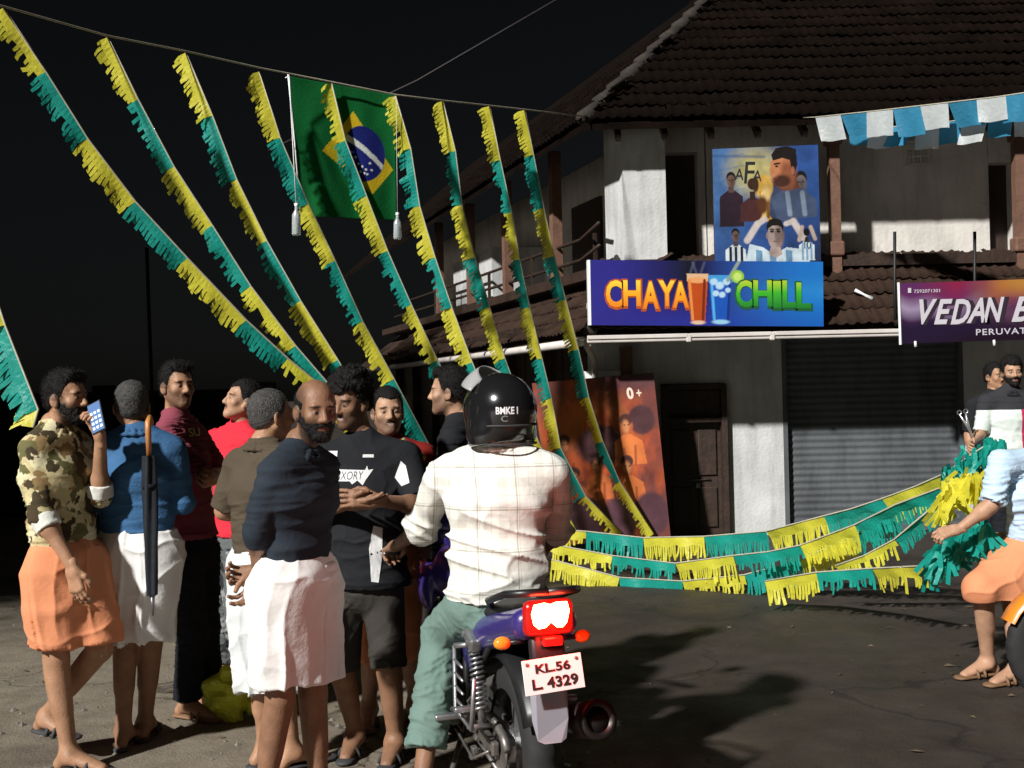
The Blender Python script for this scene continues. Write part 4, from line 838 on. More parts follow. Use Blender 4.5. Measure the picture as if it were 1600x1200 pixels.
    if beard == 'full': P, Q = beard_build(); mesh_obj('beard', P * hs @ B + np.array(hd), Q, hairm if hairm is m_hairg else m_hair, root, True)
    # ---- shirt
    def folds(P, N, a, fq, seed, wst=0):
        q = P @ np.array([lat[:], fw[:], upv[:]]).T; w_ = fbm(q * 4 + seed, 2)[:, None] * .35
        sh = np.stack([q[:, 0], q[:, 1], q[:, 2] + .7 * q[:, 0] * np.sin(q[:, 2] * 5 + seed)], -1)
        r1 = (1 - np.abs(vnoise((sh + w_ * .5) * np.array(fq) + seed))) ** 5; r2 = (1 - np.abs(vnoise((sh + w_ * .3) * np.array(fq) * 1.9 + seed * 2))) ** 6; r3 = vnoise(q * 5 + seed)
        k = np.clip(.55 + .6 * vnoise(q * 3.1 + seed * 3), .1, 1.2)
        if wst:
            tt = (P - np.array(pv)) @ np.array(upv) / (nk - pv).length; mk = np.clip((tt + .1) / .15, 0, 1) * np.clip((.78 - tt) / .3, 0, 1); hq = np.stack([q[:, 0] * 2.6 + .6 * np.sin(q[:, 2] * 9 + seed), q[:, 1] * 2, q[:, 2] * 13 + q[:, 0] * 3.5 * np.sin(seed)], -1); P = P + N * ((((1 - np.abs(vnoise(hq + seed))) ** 4 * 1.5 - .35) * wst * mk)[:, None])
        return P + N * (((r1 * 2.6 + r2 * 1.5) * k * a + r3 * a * .8 - a * .9)[:, None])
    sd = float(RNG.random() * 40)
    shirt_o = None
    if shirt:
        g = shirt.get('g', .016); f = Field(); hem = W(shirt['hem']) if 'hem' in shirt else pv - upv * .08
        torso(f, g, low=False); f.cap(pv, hem - upv * .1, (.108 + g) * fat, (.112 + g) * fat, k=.05, st=(lat, 1.42))
        hz0, un = np.array(hem), np.array(upv)
        f.keep(lambda X, Y_, Z: -((X - hz0[0]) * un[0] + (Y_ - hz0[1]) * un[1] + (Z - hz0[2]) * un[2]))
        for s in 'LR':
            L = shirt.get('sl' + s, shirt.get('sl', .75)); S_, E_, W_ = J['S' + s], J['E' + s], J['W' + s]
            if L <= 1: e = S_.lerp(E_, L); f.cap(S_ + (S_ - e) * .05, e, .060 + g * .6, .056 + g * .6, k=.010, cutb=True)
            else:
                e = E_.lerp(W_, L - 1); f.cap(S_, E_, .058 + g * .6, .046 + g * .5, k=.009); f.cap(E_, e, .048 + g * .5, .044 + g * .4, k=.02, cutb=True)
                if shirt.get('cuff'): f.cap(e.lerp(E_, .22), e.lerp(W_, .04), .053 + g * .4, .053 + g * .4, k=.006, cutb=True, cuta=True)
        P, Q = f.build(vox); N = vnormals(P, Q); P = folds(P, N, shirt.get('fold', .005), shirt.get('fq', (4.0, 4.0, 5.0)), sd, shirt.get('waist', .004)); P = relax(P, Q, 1, .3)
        shirt_o = mesh_obj('shirt', P, Q, shirt['m'], root, True); J['shirt'] = (P, Q)
        if shirt.get('cuffm'):
            for s in 'LR':
                e = J['E' + s].lerp(J['W' + s], shirt['sl'] - 1); d_ = (J['W' + s] - J['E' + s]).normalized(); f = Field(); f.cap(e - d_ * .045, e + d_ * .018, .059, .057, k=.005, cutb=True, cuta=True)
                P, Q = f.build(.0055); N = vnormals(P, Q); P = P + N * (.004 * vnoise(P * 34))[:, None]; mesh_obj('cuff', P, Q, shirt['cuffm'], shirt_o, True)
        if shirt.get('collar'):
            f = Field(); hn = nk + upv * .012; n_ = 14
            ring = [hn + (lat * math.cos(a) * .066 + fw * math.sin(a) * .064) - upv * (.014 * math.sin(a) + .004) for a in [i / n_ * 2 * math.pi for i in range(n_ + 1)]]
            for a, b_ in zip(ring[:-1], ring[1:]):
                f.cap(a, b_, .009, k=.008); f.cap(a + (a - hn).normalized() * .014 - upv * .022, b_ + (b_ - hn).normalized() * .014 - upv * .022, .009, k=.012)
            for s in (-1, 1): f.cap(hn + fw * .064 - upv * .02 + lat * s * .022, hn + fw * .078 - upv * .045 + lat * s * .048, .009, .006, k=.014)
            P, Q = f.build(.0055); mesh_obj('collar', P, Q, shirt.get('cm', shirt['m']), shirt_o, True)
    # ---- lower garment
    lo_o = None
    if lower:
        f = Field(); t = lower['type']; g = lower.get('g', .02)
        f.cap(pv + upv * .06, pv - upv * .05, .104 * fat + .008, .112 + .01, k=.04, st=(lat, 1.4))
        if t in ('trousers', 'shorts'):
            for s, h_ in (('L', hl_), ('R', hr_)):
                kn, an = J['K' + s], J['A' + s]; q = lower.get('len', 1.0)
                if q <= 1: e = h_.lerp(kn, q); f.cap(h_, e, .088 + g, .070 + g * 1.3, k=.02, cutb=True)
                else: e = kn.lerp(an, q - 1); f.cap(h_, kn, .088 + g, .060 + g, k=.02); f.cap(kn, e, .060 + g, .050 + g * 1.1, k=.02, cutb=True)
            fq, am = (9, 9, 13), lower.get('fold', .006)
            P, Q = f.build(vox); N = vnormals(P, Q); P = folds(P, N, am, fq, sd + 9); P = relax(P, Q, 1, .3)
        else:
            hem = W(lower['hem']); rw, rd = lower.get('rw', .24), lower.get('rd', .19); k0, k1 = J['KL'], J['KR']; mid = hem
            f.cap(pv, pv.lerp(hem, .5), .125 + g, rd * .92, k=.05, st=(lat, 1.35)); f.cap(pv.lerp(hem, .45), hem - V((0, 0, .26)), rd * .9, rd, k=.05, st=(lat, rw / rd))
            for s, h_ in (('L', hl_), ('R', hr_)): f.cap(h_, J['K' + s], .098 + g, .080 + g, k=.07)
            tl = lower.get('tilt', 0); h0 = np.array(hem)
            f.keep(lambda X, Y_, Z: -(Z - h0[2] - tl * (X - h0[0])) + 0 * Y_ + .005 * np.sin((X - h0[0]) * 23 + Y_ * 17))
            P, Q = f.build(vox); N = vnormals(P, Q); c_ = np.array(pv); q = P - c_; th = np.arctan2(q @ np.array(fw), q @ np.array(lat)); dp = np.clip((c_[2] - P[:, 2]) / .45, 0, 1)
            hg = P @ np.array(lat); dz = P[:, 2]
            wv = (1 - np.abs(vnoise(np.stack([th * 2.6 + .5 * vnoise(P * 5), dz * 1.1, dz * 0], -1) + sd))) ** 4; dgl = (1 - np.abs(vnoise(np.stack([hg * 5 + dz * 6, dz * 9 - hg * 4, P[:, 1] * 3], -1) + sd * 2))) ** 6
            P = P + N * ((wv * .020 * (.25 + dp) + dgl * .010 * (1.1 - .5 * dp) + .0025 * vnoise(P * 14 + sd) - .008)[:, None])
            if lower.get('flap', True):      # overlapping front fold and the doubled hem of a folded mundu
                wtop = pv + fw * .11 + upv * .05; hb0 = hem + fw * (rd * .95); ff = Field(); sgn = lower.get('side', -1)
                for i in range(5):
                    a = (i - 2) * .030; ff.cap(wtop + lat * (sgn * .05 + a * .6), hb0 + lat * (sgn * .07 + a) - V((0, 0, .06)), .018, .026, k=.02)
                ff.keep(lambda X, Y_, Z: -(Z - h0[2] - tl * (X - h0[0]) + .012) + 0 * Y_); P2, Q2 = ff.build(vox); N2 = vnormals(P2, Q2); P2 = P2 + N2 * (.004 * vnoise(P2 * 22))[:, None]
                Q = np.concatenate([Q, Q2 + len(P)]); P = np.concatenate([P, P2])
        lo_o = mesh_obj(t, P, Q, lower['m'], root, True)
    # ---- footwear
    if shoe is not None:
        for s in 'LR':
            hz, tz, td = J['H' + s + 'z'], J['T' + s + 'z'], J['td' + s]; sd_ = V((-td.y, td.x, 0)); f = Field()
            f.cap(hz - V((0, 0, .024)) - td * .012, tz - V((0, 0, .012)) + td * .02, .036, .042, k=.01, st=(V((0, 0, 1)), .33)); m_ = hz.lerp(tz, .62)
            P, Q = f.build(.006); so_ = mesh_obj('sandal', P, Q, shoe, root, True)
            for k in (.5, .72):
                c0 = hz.lerp(tz, k) + V((0, 0, -.004)); mb = MB(); mb.tube([c0 + sd_ * (.048 * math.cos(a)) + V((0, 0, .052 * math.sin(a) - .016)) for a in [i * math.pi / 8 for i in range(9)]], .009, 6); mb.build('strap', shoe, so_, True)
    return root, J, shirt_o, lo_o, B

def on_shirt(s, J, centre, height, width, m, parent, dirv, name='lettering', subdiv=.012, **k):
    """print letters on the cloth: laid on a plane before the chest, then pressed on the shirt along dirv"""
    dirv = V(dirv).normalized(); up = V((0, 0, 1)); up = (up - dirv * up.dot(dirv)).normalized(); xd = dirv.cross(up)
    vs, fs = text_mesh(s, **k) if isinstance(s, str) else s; x0, x1, y0, y1 = vs[:, 0].min(), vs[:, 0].max(), vs[:, 1].min(), vs[:, 1].max()
    bm = bmesh.new(); bv = [bm.verts.new(((a[0] - x0) / (x1 - x0) - .5, (a[1] - y0) / (y1 - y0) - .5, 0)) for a in vs]
    for f in fs:
        try: bm.faces.new([bv[i] for i in f])
        except ValueError: pass
    for _ in range(3):
        e = [e for e in bm.edges if math.hypot((e.verts[0].co.x - e.verts[1].co.x) * width, (e.verts[0].co.y - e.verts[1].co.y) * height) > subdiv]
        if e: bmesh.ops.subdivide_edges(bm, edges=e, cuts=1); bmesh.ops.triangulate(bm, faces=bm.faces[:])
    P, Q = J['shirt']; bvh = BVHTree.FromPolygons([V(p) for p in P], Q.tolist()); out = []
    for v in bm.verts:
        w0 = V(centre) - dirv * .6 + xd * (-v.co.x * width) * -1 + up * (v.co.y * height); h = bvh.ray_cast(w0, dirv)
        out.append((h[0] - dirv * .003) if h[0] is not None else w0 + dirv * .5)
    bm.verts.index_update(); ff = [tuple(v.index for v in f.verts) for f in bm.faces]; bm.free()
    return mesh_obj(name, [tuple(v) for v in out], ff, m, parent, True)
# ------------------------------------------------------------------ patterned cloths
def camo(name, cols, scale):
    m = mat(name, cols[0], .9, bump=.12, bscale=60, spec=.15, crease=.6); n, l, b = nodes(m); prev = None
    tc = n.new('ShaderNodeTexCoord')
    for i, c in enumerate(cols[1:]):
        mp = n.new('ShaderNodeMapping'); mp.inputs['Location'].default_value = (i * 3.7, i * 1.3, 0); l.new(tc.outputs['Object'], mp.inputs[0])
        z = n.new('ShaderNodeTexNoise'); z.inputs['Scale'].default_value = scale; z.inputs['Detail'].default_value = 3; l.new(mp.outputs[0], z.inputs['Vector'])
        r = n.new('ShaderNodeMapRange'); r.inputs['From Min'].default_value = .55; r.inputs['From Max'].default_value = .57; l.new(z.outputs['Fac'], r.inputs['Value'])
        q = n.new('ShaderNodeMix'); q.data_type = 'RGBA'; l.new(r.outputs[0], q.inputs[0]); q.inputs[7].default_value = (*c, 1)
        if prev is None: q.inputs[6].default_value = (*cols[0], 1)
        else: l.new(prev, q.inputs[6])
        prev = q.outputs[2]
    l.new(prev, b.inputs['Base Color']); return m
def plaid(name, base, line, sx, sz, rot=0):
    m = mat(name, base, .9, bump=.12, bscale=60, spec=.15, crease=.5); n, l, b = nodes(m); tc = n.new('ShaderNodeTexCoord'); mp = n.new('ShaderNodeMapping'); mp.inputs['Rotation'].default_value = (0, 0, rot); l.new(tc.outputs['Object'], mp.inputs[0]); sp = n.new('ShaderNodeSeparateXYZ'); l.new(mp.outputs[0], sp.inputs[0])
    def mt(op, a, c=None):
        q = n.new('ShaderNodeMath'); q.operation = op
        for i, v in enumerate((a, c)):
            if v is None: continue
            if isinstance(v, (int, float)): q.inputs[i].default_value = v
            else: l.new(v, q.inputs[i])
        return q.outputs[0]
    tot = None
    for axis, s in ((0, sx), (2, sz)):
        fr = mt('FRACT', mt('DIVIDE', sp.outputs[axis], s))
        for lo, hi, wgt in ((.45, .485, .7), (.52, .54, .4), (.0, .22, .2), (.80, .82, .3)):
            k = mt('MULTIPLY', mt('MULTIPLY', mt('GREATER_THAN', fr, lo), mt('LESS_THAN', fr, hi)), wgt); tot = k if tot is None else mt('ADD', tot, k)
    tot = mt('MINIMUM', tot, 1.0); q = n.new('ShaderNodeMix'); q.data_type = 'RGBA'; l.new(tot, q.inputs[0]); q.inputs[6].default_value = (*base, 1); q.inputs[7].default_value = (*line, 1); l.new(q.outputs[2], b.inputs['Base Color']); return m
c_white = cloth('white cotton', (.80, .79, .77), .08); c_orange = cloth('orange cotton', (.72, .28, .14), .15); c_black = cloth('black cotton', (.018, .019, .022), .3); c_char = cloth('charcoal shirt', (.026, .034, .046), .3)
c_denim = cloth('blue denim', (.055, .15, .31), .35, bump=.2, bscale=90); c_maroon = cloth('maroon jersey', (.24, .055, .08), .15); c_red = cloth('red cotton', (.62, .03, .05), .12); c_olive = cloth('olive brown cotton', (.085, .065, .045), .2)
c_dkp = cloth('black trousers cloth', (.016, .017, .022), .3); c_green = cloth('grey green trousers cloth', (.15, .23, .20), .18); c_sky = cloth('pale blue cotton', (.50, .66, .82), .1); c_dred = cloth('dark red cotton', (.20, .015, .012), .2); c_cuff = cloth('pale turned cuff', (.72, .72, .66), .1); c_gshort = cloth('dark grey cloth', (.05, .045, .04), .3)
c_camo = camo('khaki camouflage', [(.52, .44, .24), (.24, .16, .07), (.66, .60, .38), (.13, .12, .05), (.06, .045, .025)], 12.0)
c_camo2 = camo('grey camouflage', [(.10, .11, .11), (.03, .03, .035), (.24, .25, .25)], 10.0)
c_plaid = plaid('cream plaid', (.74, .73, .67), (.36, .335, .28), .15, .16, R_(-8))
c_greym = cloth('grey white cotton', (.60, .62, .62), .1)

# 1 walking man with phone
r1, J1, s1, l1, _ = person('man in khaki camouflage shirt and orange mundu walking with a lit phone at his face', 5.1,
    dict(hd=(104, 622, 0), nk=(84, 672, 0), SL=(122, 697, .13), SR=(54, 704, -.11), EL=(156, 775, .04), WL=(157, 690, -.05), ER=(66, 806, -.16), WR=(112, 884, -.20), pv=(104, 880, 0), KL=(156, 1015, -.02), KR=(88, 1030, -.10), AL=(72, 1118, .10), AR=(102, -.12)),
    74, 'brown', hair='quiff', beard='full', fat=.93, shirt=dict(m=c_camo, sl=1.18, hem=(104, 888, 0), collar=True, cuffm=c_cuff, g=.014, fold=.0036), lower=dict(type='mundu', m=c_orange, hem=(112, 1000, 0), rw=.165, rd=.165, side=1, tilt=0),
    hands={'R': dict(dir=(.25, -.1, -1), back=(-.4, -1, 0), curl=.3), 'L': dict(dir=(-.05, -.2, 1), back=(.8, .6, 0), curl=.75)}, toe={'L': 60, 'R': 78})
# 2 blue shirt from behind
r2, J2, s2, l2, _ = person('grey-haired man in a blue denim shirt and white mundu seen from behind', 5.30,
    dict(hd=(206, 634, 0), nk=(212, 676, -.02), SL=(160, 702, 0), SR=(270, 704, 0), EL=(147, 785, .05), WL=(190, 795, .24), ER=(287, 785, .05), WR=(245, 790, .25), pv=(216, 855, .02), KL=(196, 1000, 0), KR=(236, 1000, .05), AL=(188, 0), AR=(222, .14)),
    -165, 'dark', fat=.95, hair='crop', hairm=m_hairg, hair_col=(.1, .09, .085), shirt=dict(m=c_denim, sl=1.1, hem=(216, 828, 0), collar=True, fold=.003), lower=dict(type='mundu', m=c_white, hem=(216, 998, .02), rw=.16, rd=.13, flap=False), toe=-175, shoe=m_rub)
# 3 maroon tee
r3, J3, s3, l3, _ = person('tall man in maroon jersey and black trousers with folded arms looking right', 5.83,
    dict(hd=(277, 603, 0), nk=(274, 654, .02), SL=(306, 684, .15), SR=(258, 690, -.13), EL=(342, 742, .16), WL=(322, 742, -.16), ER=(322, 748, -.24), WR=(352, 738, .02), pv=(296, 850, 0), KL=(318, 985, .05), KR=(300, 985, -.06), AL=(325, .1), AR=(288, -.06)),
    46, 'brown', hair='quiff', beard='stubble', shirt=dict(m=c_maroon, sl=.92, hem=(296, 842, 0), fold=.005, g=.02), lower=dict(type='trousers', m=c_dkp, len=1.97), hands={'L': dict(back=(-.3, -1, .2), curl=.3), 'R': dict(back=(-.4, -1, .2), curl=.3)}, toe=65, shoe=m_rubt)
on_shirt('SU', J3, V(at(318, 676, 5.7)), .045, .085, mat('yellow print', (.7, .6, .15), .7, var=.1), s3, (-.55, .83, 0), offset=.02)
# 4 red shirt
r4, J4, s4, l4, _ = person('man in red shirt and grey camouflage trousers looking up left behind the maroon jersey', 6.5,
    dict(hd=(378, 626, 0), nk=(378, 668, .02), SL=(396, 694, -.1), SR=(338, 692, .1), EL=(404, 765, -.1), WL=(398, 830, -.12), ER=(332, 765, .1), WR=(336, 830, .06), pv=(366, 838, 0), KL=(374, 935, -.05), KR=(350, 935, .05), AL=(384, -.05), AR=(352, .1)),
    -58, 'mid', pitch=14, hair='short', beard='moustache', shirt=dict(m=c_red, sl=.85, hem=(366, 838, 0), collar=True), lower=dict(type='trousers', m=c_camo2, len=1.95, g=.03), toe=-40, vox=.0095)
# 5 brown shirt
r5, J5, s5, l5, _ = person('balding man in an olive brown shirt turned away with his hand on his hip', 4.95,
    dict(hd=(424, 650, 0), nk=(412, 700, -.02), SL=(372, 728, .08), SR=(450, 728, -.10), EL=(350, 798, .1), WL=(388, 800, .26), ER=(470, 800, .0), WR=(450, 840, .2), pv=(420, 880, 0), KL=(412, 1040, 0), KR=(440, 1040, 0), AL=(408, .05), AR=(450, 0)),
    128, 'brown', hair='crop', hairm=m_hairg, hair_col=(.06, .055, .05), shirt=dict(m=c_olive, sl=.96, hem=(420, 900, 0), collar=True), lower=dict(type='mundu', m=c_greym, hem=(424, 1072, 0), rw=.17, rd=.16, flap=False), toe=130)
# 6 front man
r6, J6, s6, l6, _ = person('bearded balding man in black shirt and folded white mundu, hands clasped behind his back', 4.3,
    dict(hd=(494, 640, 0), nk=(468, 702, .02), SL=(505, 735, .15), SR=(430, 742, -.11), EL=(470, 838, .22), WL=(414, 892, .12), ER=(402, 832, -.11), WR=(404, 886, .0), pv=(462, 905, .02), KL=(489, 1085, .06), KR=(438, 1088, -.06), AL=(492, .1), AR=(402, -.02)),
    30, 'dark', pitch=-7, hair='bald', beard='full', jaw=1.0, fat=.84, shirt=dict(m=c_char, sl=1.28, hem=(466, 884, 0), collar=True, fold=.0045, fq=(4, 4, 2.6), g=.016), lower=dict(type='mundu', m=c_white, hem=(460, 1060, .02), rw=.135, rd=.125, side=1),
    hands={'R': dict(dir=(-.25, -.1, -.75), back=(.6, .6, .3), curl=.5, spread=.5), 'L': dict(dir=(-1, -.25, -.1), back=(.1, .9, -.5), curl=.6, spread=.4)}, toe=35)
# 7 black jersey
r7, J7, s7, l7, _ = person('curly-haired smiling man in a black printed jersey and dark shorts clapping his hands', 5.08,
    dict(hd=(548, 628, -.02), nk=(566, 690, 0), SL=(636, 718, 0), SR=(512, 720, 0), EL=(656, 790, -.10), WL=(592, 782, -.28), ER=(498, 800, -.06), WR=(540, 788, -.27), pv=(568, 905, 0), KL=(608, 1050, -.06), KR=(534, 1050, .04), AL=(612, -.0), AR=(550, .1)),
    -32, 'dark', pitch=-10, hair='curly', smile=True, beard='stubble', fat=1.05, shirt=dict(m=c_black, sl=.85, hem=(568, 915, 0), g=.022, fold=.005), lower=dict(type='shorts', m=c_gshort, len=.95, g=.012),
    hands={'L': dict(dir=(-1, -.2, .12), back=(.1, -1, .3), curl=.25), 'R': dict(dir=(1, -.25, .05), back=(0, -.7, -.9), curl=.2)}, toe=-8)
d7 = (-.02, 1, 0)
def quadshape(pts): return (np.array([(x, y, 0) for x, y in pts], dtype=float), [tuple(range(len(pts)))])
wp = mat('white jersey print', (.72, .72, .72), .8, var=.15)
on_shirt(quadshape([(0, 0), (.55, .0), (.6, -.25), (.7, .05), (.8, -.35), (.86, .1), (1, .9), (.9, .85), (.88, 1.2), (.84, .85), (0, 1)]), J7, at(540, 745, 4.9), .085, .23, wp, s7, d7, name='print_band')
on_shirt('FEMXORY', J7, at(536, 745, 4.89), .036, .165, m_pblack, s7, (-.02, 1, 0), name='lettering', offset=-.002, shear=.2)
on_shirt(quadshape([(0, 0), (.95, .05), (1, 1), (.05, 1)]), J7, at(513, 714, 4.9), .042, .055, wp, s7, d7, name='badge'); on_shirt(quadshape([(0, .1), (1, 0), (.98, .9), (.05, 1)]), J7, at(572, 714, 4.9), .015, .05, wp, s7, d7, name='badge')
on_shirt(quadshape([(.3, 1), (.85, .95), (.8, .5), (.55, 0), (.1, .02), (0, .6)]), J7, at(586, 868, 4.9), .25, .06, wp, s7, d7, name='side_panel')
on_shirt(quadshape([(.5, 1), (.8, .8), (1, .1), (.5, -.05), (.1, .3)]), J7, at(628, 742, 4.9), .11, .065, wp, s7, (-.1, 1, 0), name='sleeve_panel')
# 8 smiling man behind
r8, J8, s8, l8, _ = person('smiling man in a dark red shirt and orange mundu half hidden behind the black jersey', 5.62,
    dict(hd=(606, 643, 0), nk=(607, 692, 0), SL=(662, 716, 0), SR=(556, 716, 0), EL=(672, 800, 0), WL=(660, 865, -.1), ER=(545, 800, 0), WR=(556, 870, -.1), pv=(610, 875, 0), KL=(640, 1010, 0), KR=(582, 1010, 0), AL=(645, .05), AR=(572, -.0)),
    14, 'mid', hair='short', beard='stubble', smile=True, shirt=dict(m=c_dred, sl=.9, hem=(610, 880, 0)), lower=dict(type='mundu', m=c_orange, hem=(618, 1022, 0), rw=.2, rd=.16), toe=5, shoe=m_rubt, vox=.009)
# 9 dark tee, looking left
r9, J9, s9, l9, _ = person('young man in a dark tee with cropped hair looking left beside the rider helmet', 5.7,
    dict(hd=(702, 612, 0), nk=(716, 658, 0), SL=(706, 692, -.16), SR=(724, 690, .16), EL=(706, 762, -.14), WL=(650, 735, -.22), ER=(735, 770, .2), WR=(690, 810, .25), pv=(722, 860, 0), KL=(718, 990, -.08), KR=(730, 990, .1), AL=(718, -.08), AR=(732, .12)),
    -98, 'mid', hair='quiff', beard='stubble', shirt=dict(m=c_black, sl=.85, hem=(722, 870, 0)), lower=dict(type='trousers', m=c_dkp, len=1.95), toe=-85, vox=.009)
# 10 rider
r10, J10, s10, l10, B10 = person('rider in black helmet, cream plaid shirt and green trousers astride the purple motorcycle', 4.42,
    dict(hd=(778, 646, .02), nk=(782, 702, 0), SL=(693, 744, .05), SR=(864, 742, -.02), EL=(658, 826, .22), WL=(622, 850, .44), ER=(872, 832, .2), WR=(846, 860, .46), pv=(776, 935, -.02), KL=(690, 990, .22), KR=(842, 985, .34), HL=(742, 945, 0), HR=(818, 945, 0), AL=(650, .0), AR=(846, 1125, .3)),
    -138, 'dark', hair=None, helmet=True, shirt=dict(m=c_plaid, sl=1.05, hem=(776, 938, -.02), collar=True, cuff=True, g=.024, fold=.005, fq=(3, 4, 7), waist=.016), lower=dict(type='trousers', m=c_green, len=1.74, g=.028, fold=.006), toe=-165, up=(.01, .03, 1),
    hands={'L': dict(dir=(-.35, .7, -.3), back=(0, -.2, 1), curl=.8), 'R': dict(dir=(-.1, .8, -.3), back=(0, -.2, 1), curl=.8)})
# helmet, visor, lettering
hm = mat('helmet gloss', (.010, .010, .011), .16, var=.1, spec=.6, coat=.8); m_vis = mat('smoked visor', (.34, .34, .34), .25, var=.05, spec=.6)
f = Field(); f.ell((0, -.012, .012), (.136, .160, .150)); f.cap((-.07, -.02, -.09), (.07, -.02, -.09), .085, k=.05); f.sub((0, .19, -.02), (.12, .13, .075), k=.02)
f.keep(lambda X, Y_, Z: -(Z + .125 + .15 * Y_) + 0 * X); P, Q = f.build(.006); hd = np.array(J10['hd']); helm = mesh_obj('helmet', P @ B10 + hd, Q, hm, r10, True)
mb = MB()
for (z, gr) in ((-.118, .004), (-.045, .0025)):
    mb.tube([tuple(np.array(((.138 + gr) * math.cos(a) * (1 if z > -.1 else .96), -.012 + (.160 + gr) * math.sin(a) * (.93 if z > -.1 else .90), z)) @ B10 + hd) for a in np.linspace(math.pi * .95, math.pi * 2.05, 26)], .004, 6)
mb.build('edge_trim', m_rub, helm, True)
vs = []; nu, nv = 18, 9
for i in range(nu):
    for jv in range(nv):
        a = math.pi * (.02 + .96 * i / (nu - 1)); b_ = .60 + .62 * jv / (nv - 1)
        rr = 1.10; x = .142 * rr * math.cos(a) * math.cos(b_ * .9); y = -.005 + .168 * rr * math.sin(a) * math.cos(b_ - .12); z = .032 + .155 * rr * math.sin(b_) * (.6 + .4 * math.sin(a)); vs.append((x, y, z))
fs = [(i * nv + k, (i + 1) * nv + k, (i + 1) * nv + k + 1, i * nv + k + 1) for i in range(nu - 1) for k in range(nv - 1)]
vo = mesh_obj('visor', np.array(vs) @ B10 + hd, fs, m_vis, helm, True); md = vo.modifiers.new('thickness', 'SOLIDIFY'); md.thickness = .004
P_, Q_ = P @ B10 + hd, Q
on_shirt('BMKE I', dict(shirt=(P_, Q_)), at(796, 642, 4.2), .028, .085, wp, helm, (-.12, 1, 0), offset=.03); on_shirt('C', dict(shirt=(P_, Q_)), at(792, 655, 4.2), .024, .026, mat('grey print', (.2, .2, .2), .5), helm, (-.12, 1, 0), name='emblem', offset=.02)
# 12 bending man at the right edge
r12, J12, s12, l12, _ = person('bending man in pale blue shirt and orange mundu gathering streamers at the right edge', 6.16,
    dict(hd=(1642, 692, .1), nk=(1618, 718, .05), SL=(1564, 724, -.02), SR=(1658, 742, .18), EL=(1548, 790, -.06), WL=(1500, 826, -.02), ER=(1640, 830, .2), WR=(1560, 840, .2), pv=(1622, 858, .12), KL=(1534, 920, -.05), KR=(1580, 935, .12), AL=(1540, .08), AR=(1586, -.08)),
    -60, 'mid', hair='short', shirt=dict(m=c_sky, sl=.92, hem=(1628, 848, .1), g=.022, fold=.008), lower=dict(type='mundu', m=c_orange, hem=(1560, 936, 0), rw=.20, rd=.17, flap=False, g=.03), up=(-.12, -.15, 1), toe=-70, shoe=m_rubt, group='people holding the streamers',
    hands={'L': dict(dir=(-.9, -.1, -.2), back=(-.2, -.6, .8), curl=.7)})
# 13, 14 by the shutter
m_polo = mat('colour block polo', (.02, .02, .024), .9, bump=.2, bscale=22); n_, l_, b_ = nodes(m_polo); tc = n_.new('ShaderNodeTexCoord'); sp = n_.new('ShaderNodeSeparateXYZ'); l_.new(tc.outputs['Object'], sp.inputs[0])
g1 = n_.new('ShaderNodeMath'); g1.operation = 'LESS_THAN'; l_.new(sp.outputs[2], g1.inputs[0]); g1.inputs[1].default_value = at(1560, 640, 9.2).z; g2 = n_.new('ShaderNodeMath'); g2.operation = 'GREATER_THAN'; l_.new(sp.outputs[0], g2.inputs[0]); g2.inputs[1].default_value = .06
q1 = n_.new('ShaderNodeMix'); q1.data_type = 'RGBA'; l_.new(g2.outputs[0], q1.inputs[0]); q1.inputs[6].default_value = (.62, .68, .64, 1); q1.inputs[7].default_value = (.5, .02, .09, 1); q2 = n_.new('ShaderNodeMix'); q2.data_type = 'RGBA'; l_.new(g1.outputs[0], q2.inputs[0]); q2.inputs[6].default_value = (.02, .02, .024, 1); l_.new(q1.outputs[2], q2.inputs[7]); l_.new(q2.outputs[2], b_.inputs['Base Color'])
person('bearded man in a black, white and red polo standing before the shutter at the right', 9.2,
    dict(hd=(1581, 582, 0), nk=(1578, 612, 0), SL=(1612, 630, 0), SR=(1541, 630, 0), EL=(1622, 678, 0), WL=(1606, 705, -.12), ER=(1533, 676, -.02), WR=(1520, 690, -.2), pv=(1576, 728, 0), KL=(1590, 818, 0), KR=(1566, 818, 0), AL=(1592, 0), AR=(1564, 0)),
    -8, 'mid', hair='wavy', beard='full', shirt=dict(m=m_polo, sl=.95, hem=(1576, 735, 0), collar=True, cm=c_black), lower=dict(type='trousers', m=c_dkp, len=1.95), vox=.011, group='people holding the streamers')
person('man peering out from behind the shoulder of the black, white and red polo', 9.8,
    dict(hd=(1555, 588, 0), nk=(1553, 616, 0), SL=(1580, 634, 0), SR=(1520, 636, 0), EL=(1585, 680, 0), WL=(1580, 715, -.1), ER=(1514, 680, 0), WR=(1520, 715, -.1), pv=(1550, 728, 0), KL=(1562, 810, 0), KR=(1540, 810, 0), AL=(1562, 0), AR=(1540, 0)),
    20, 'brown', hair='short', beard='moustache', shirt=dict(m=c_black, sl=.9, hem=(1550, 735, 0)), lower=dict(type='trousers', m=c_dkp, len=1.95), vox=.011, group='people holding the streamers')
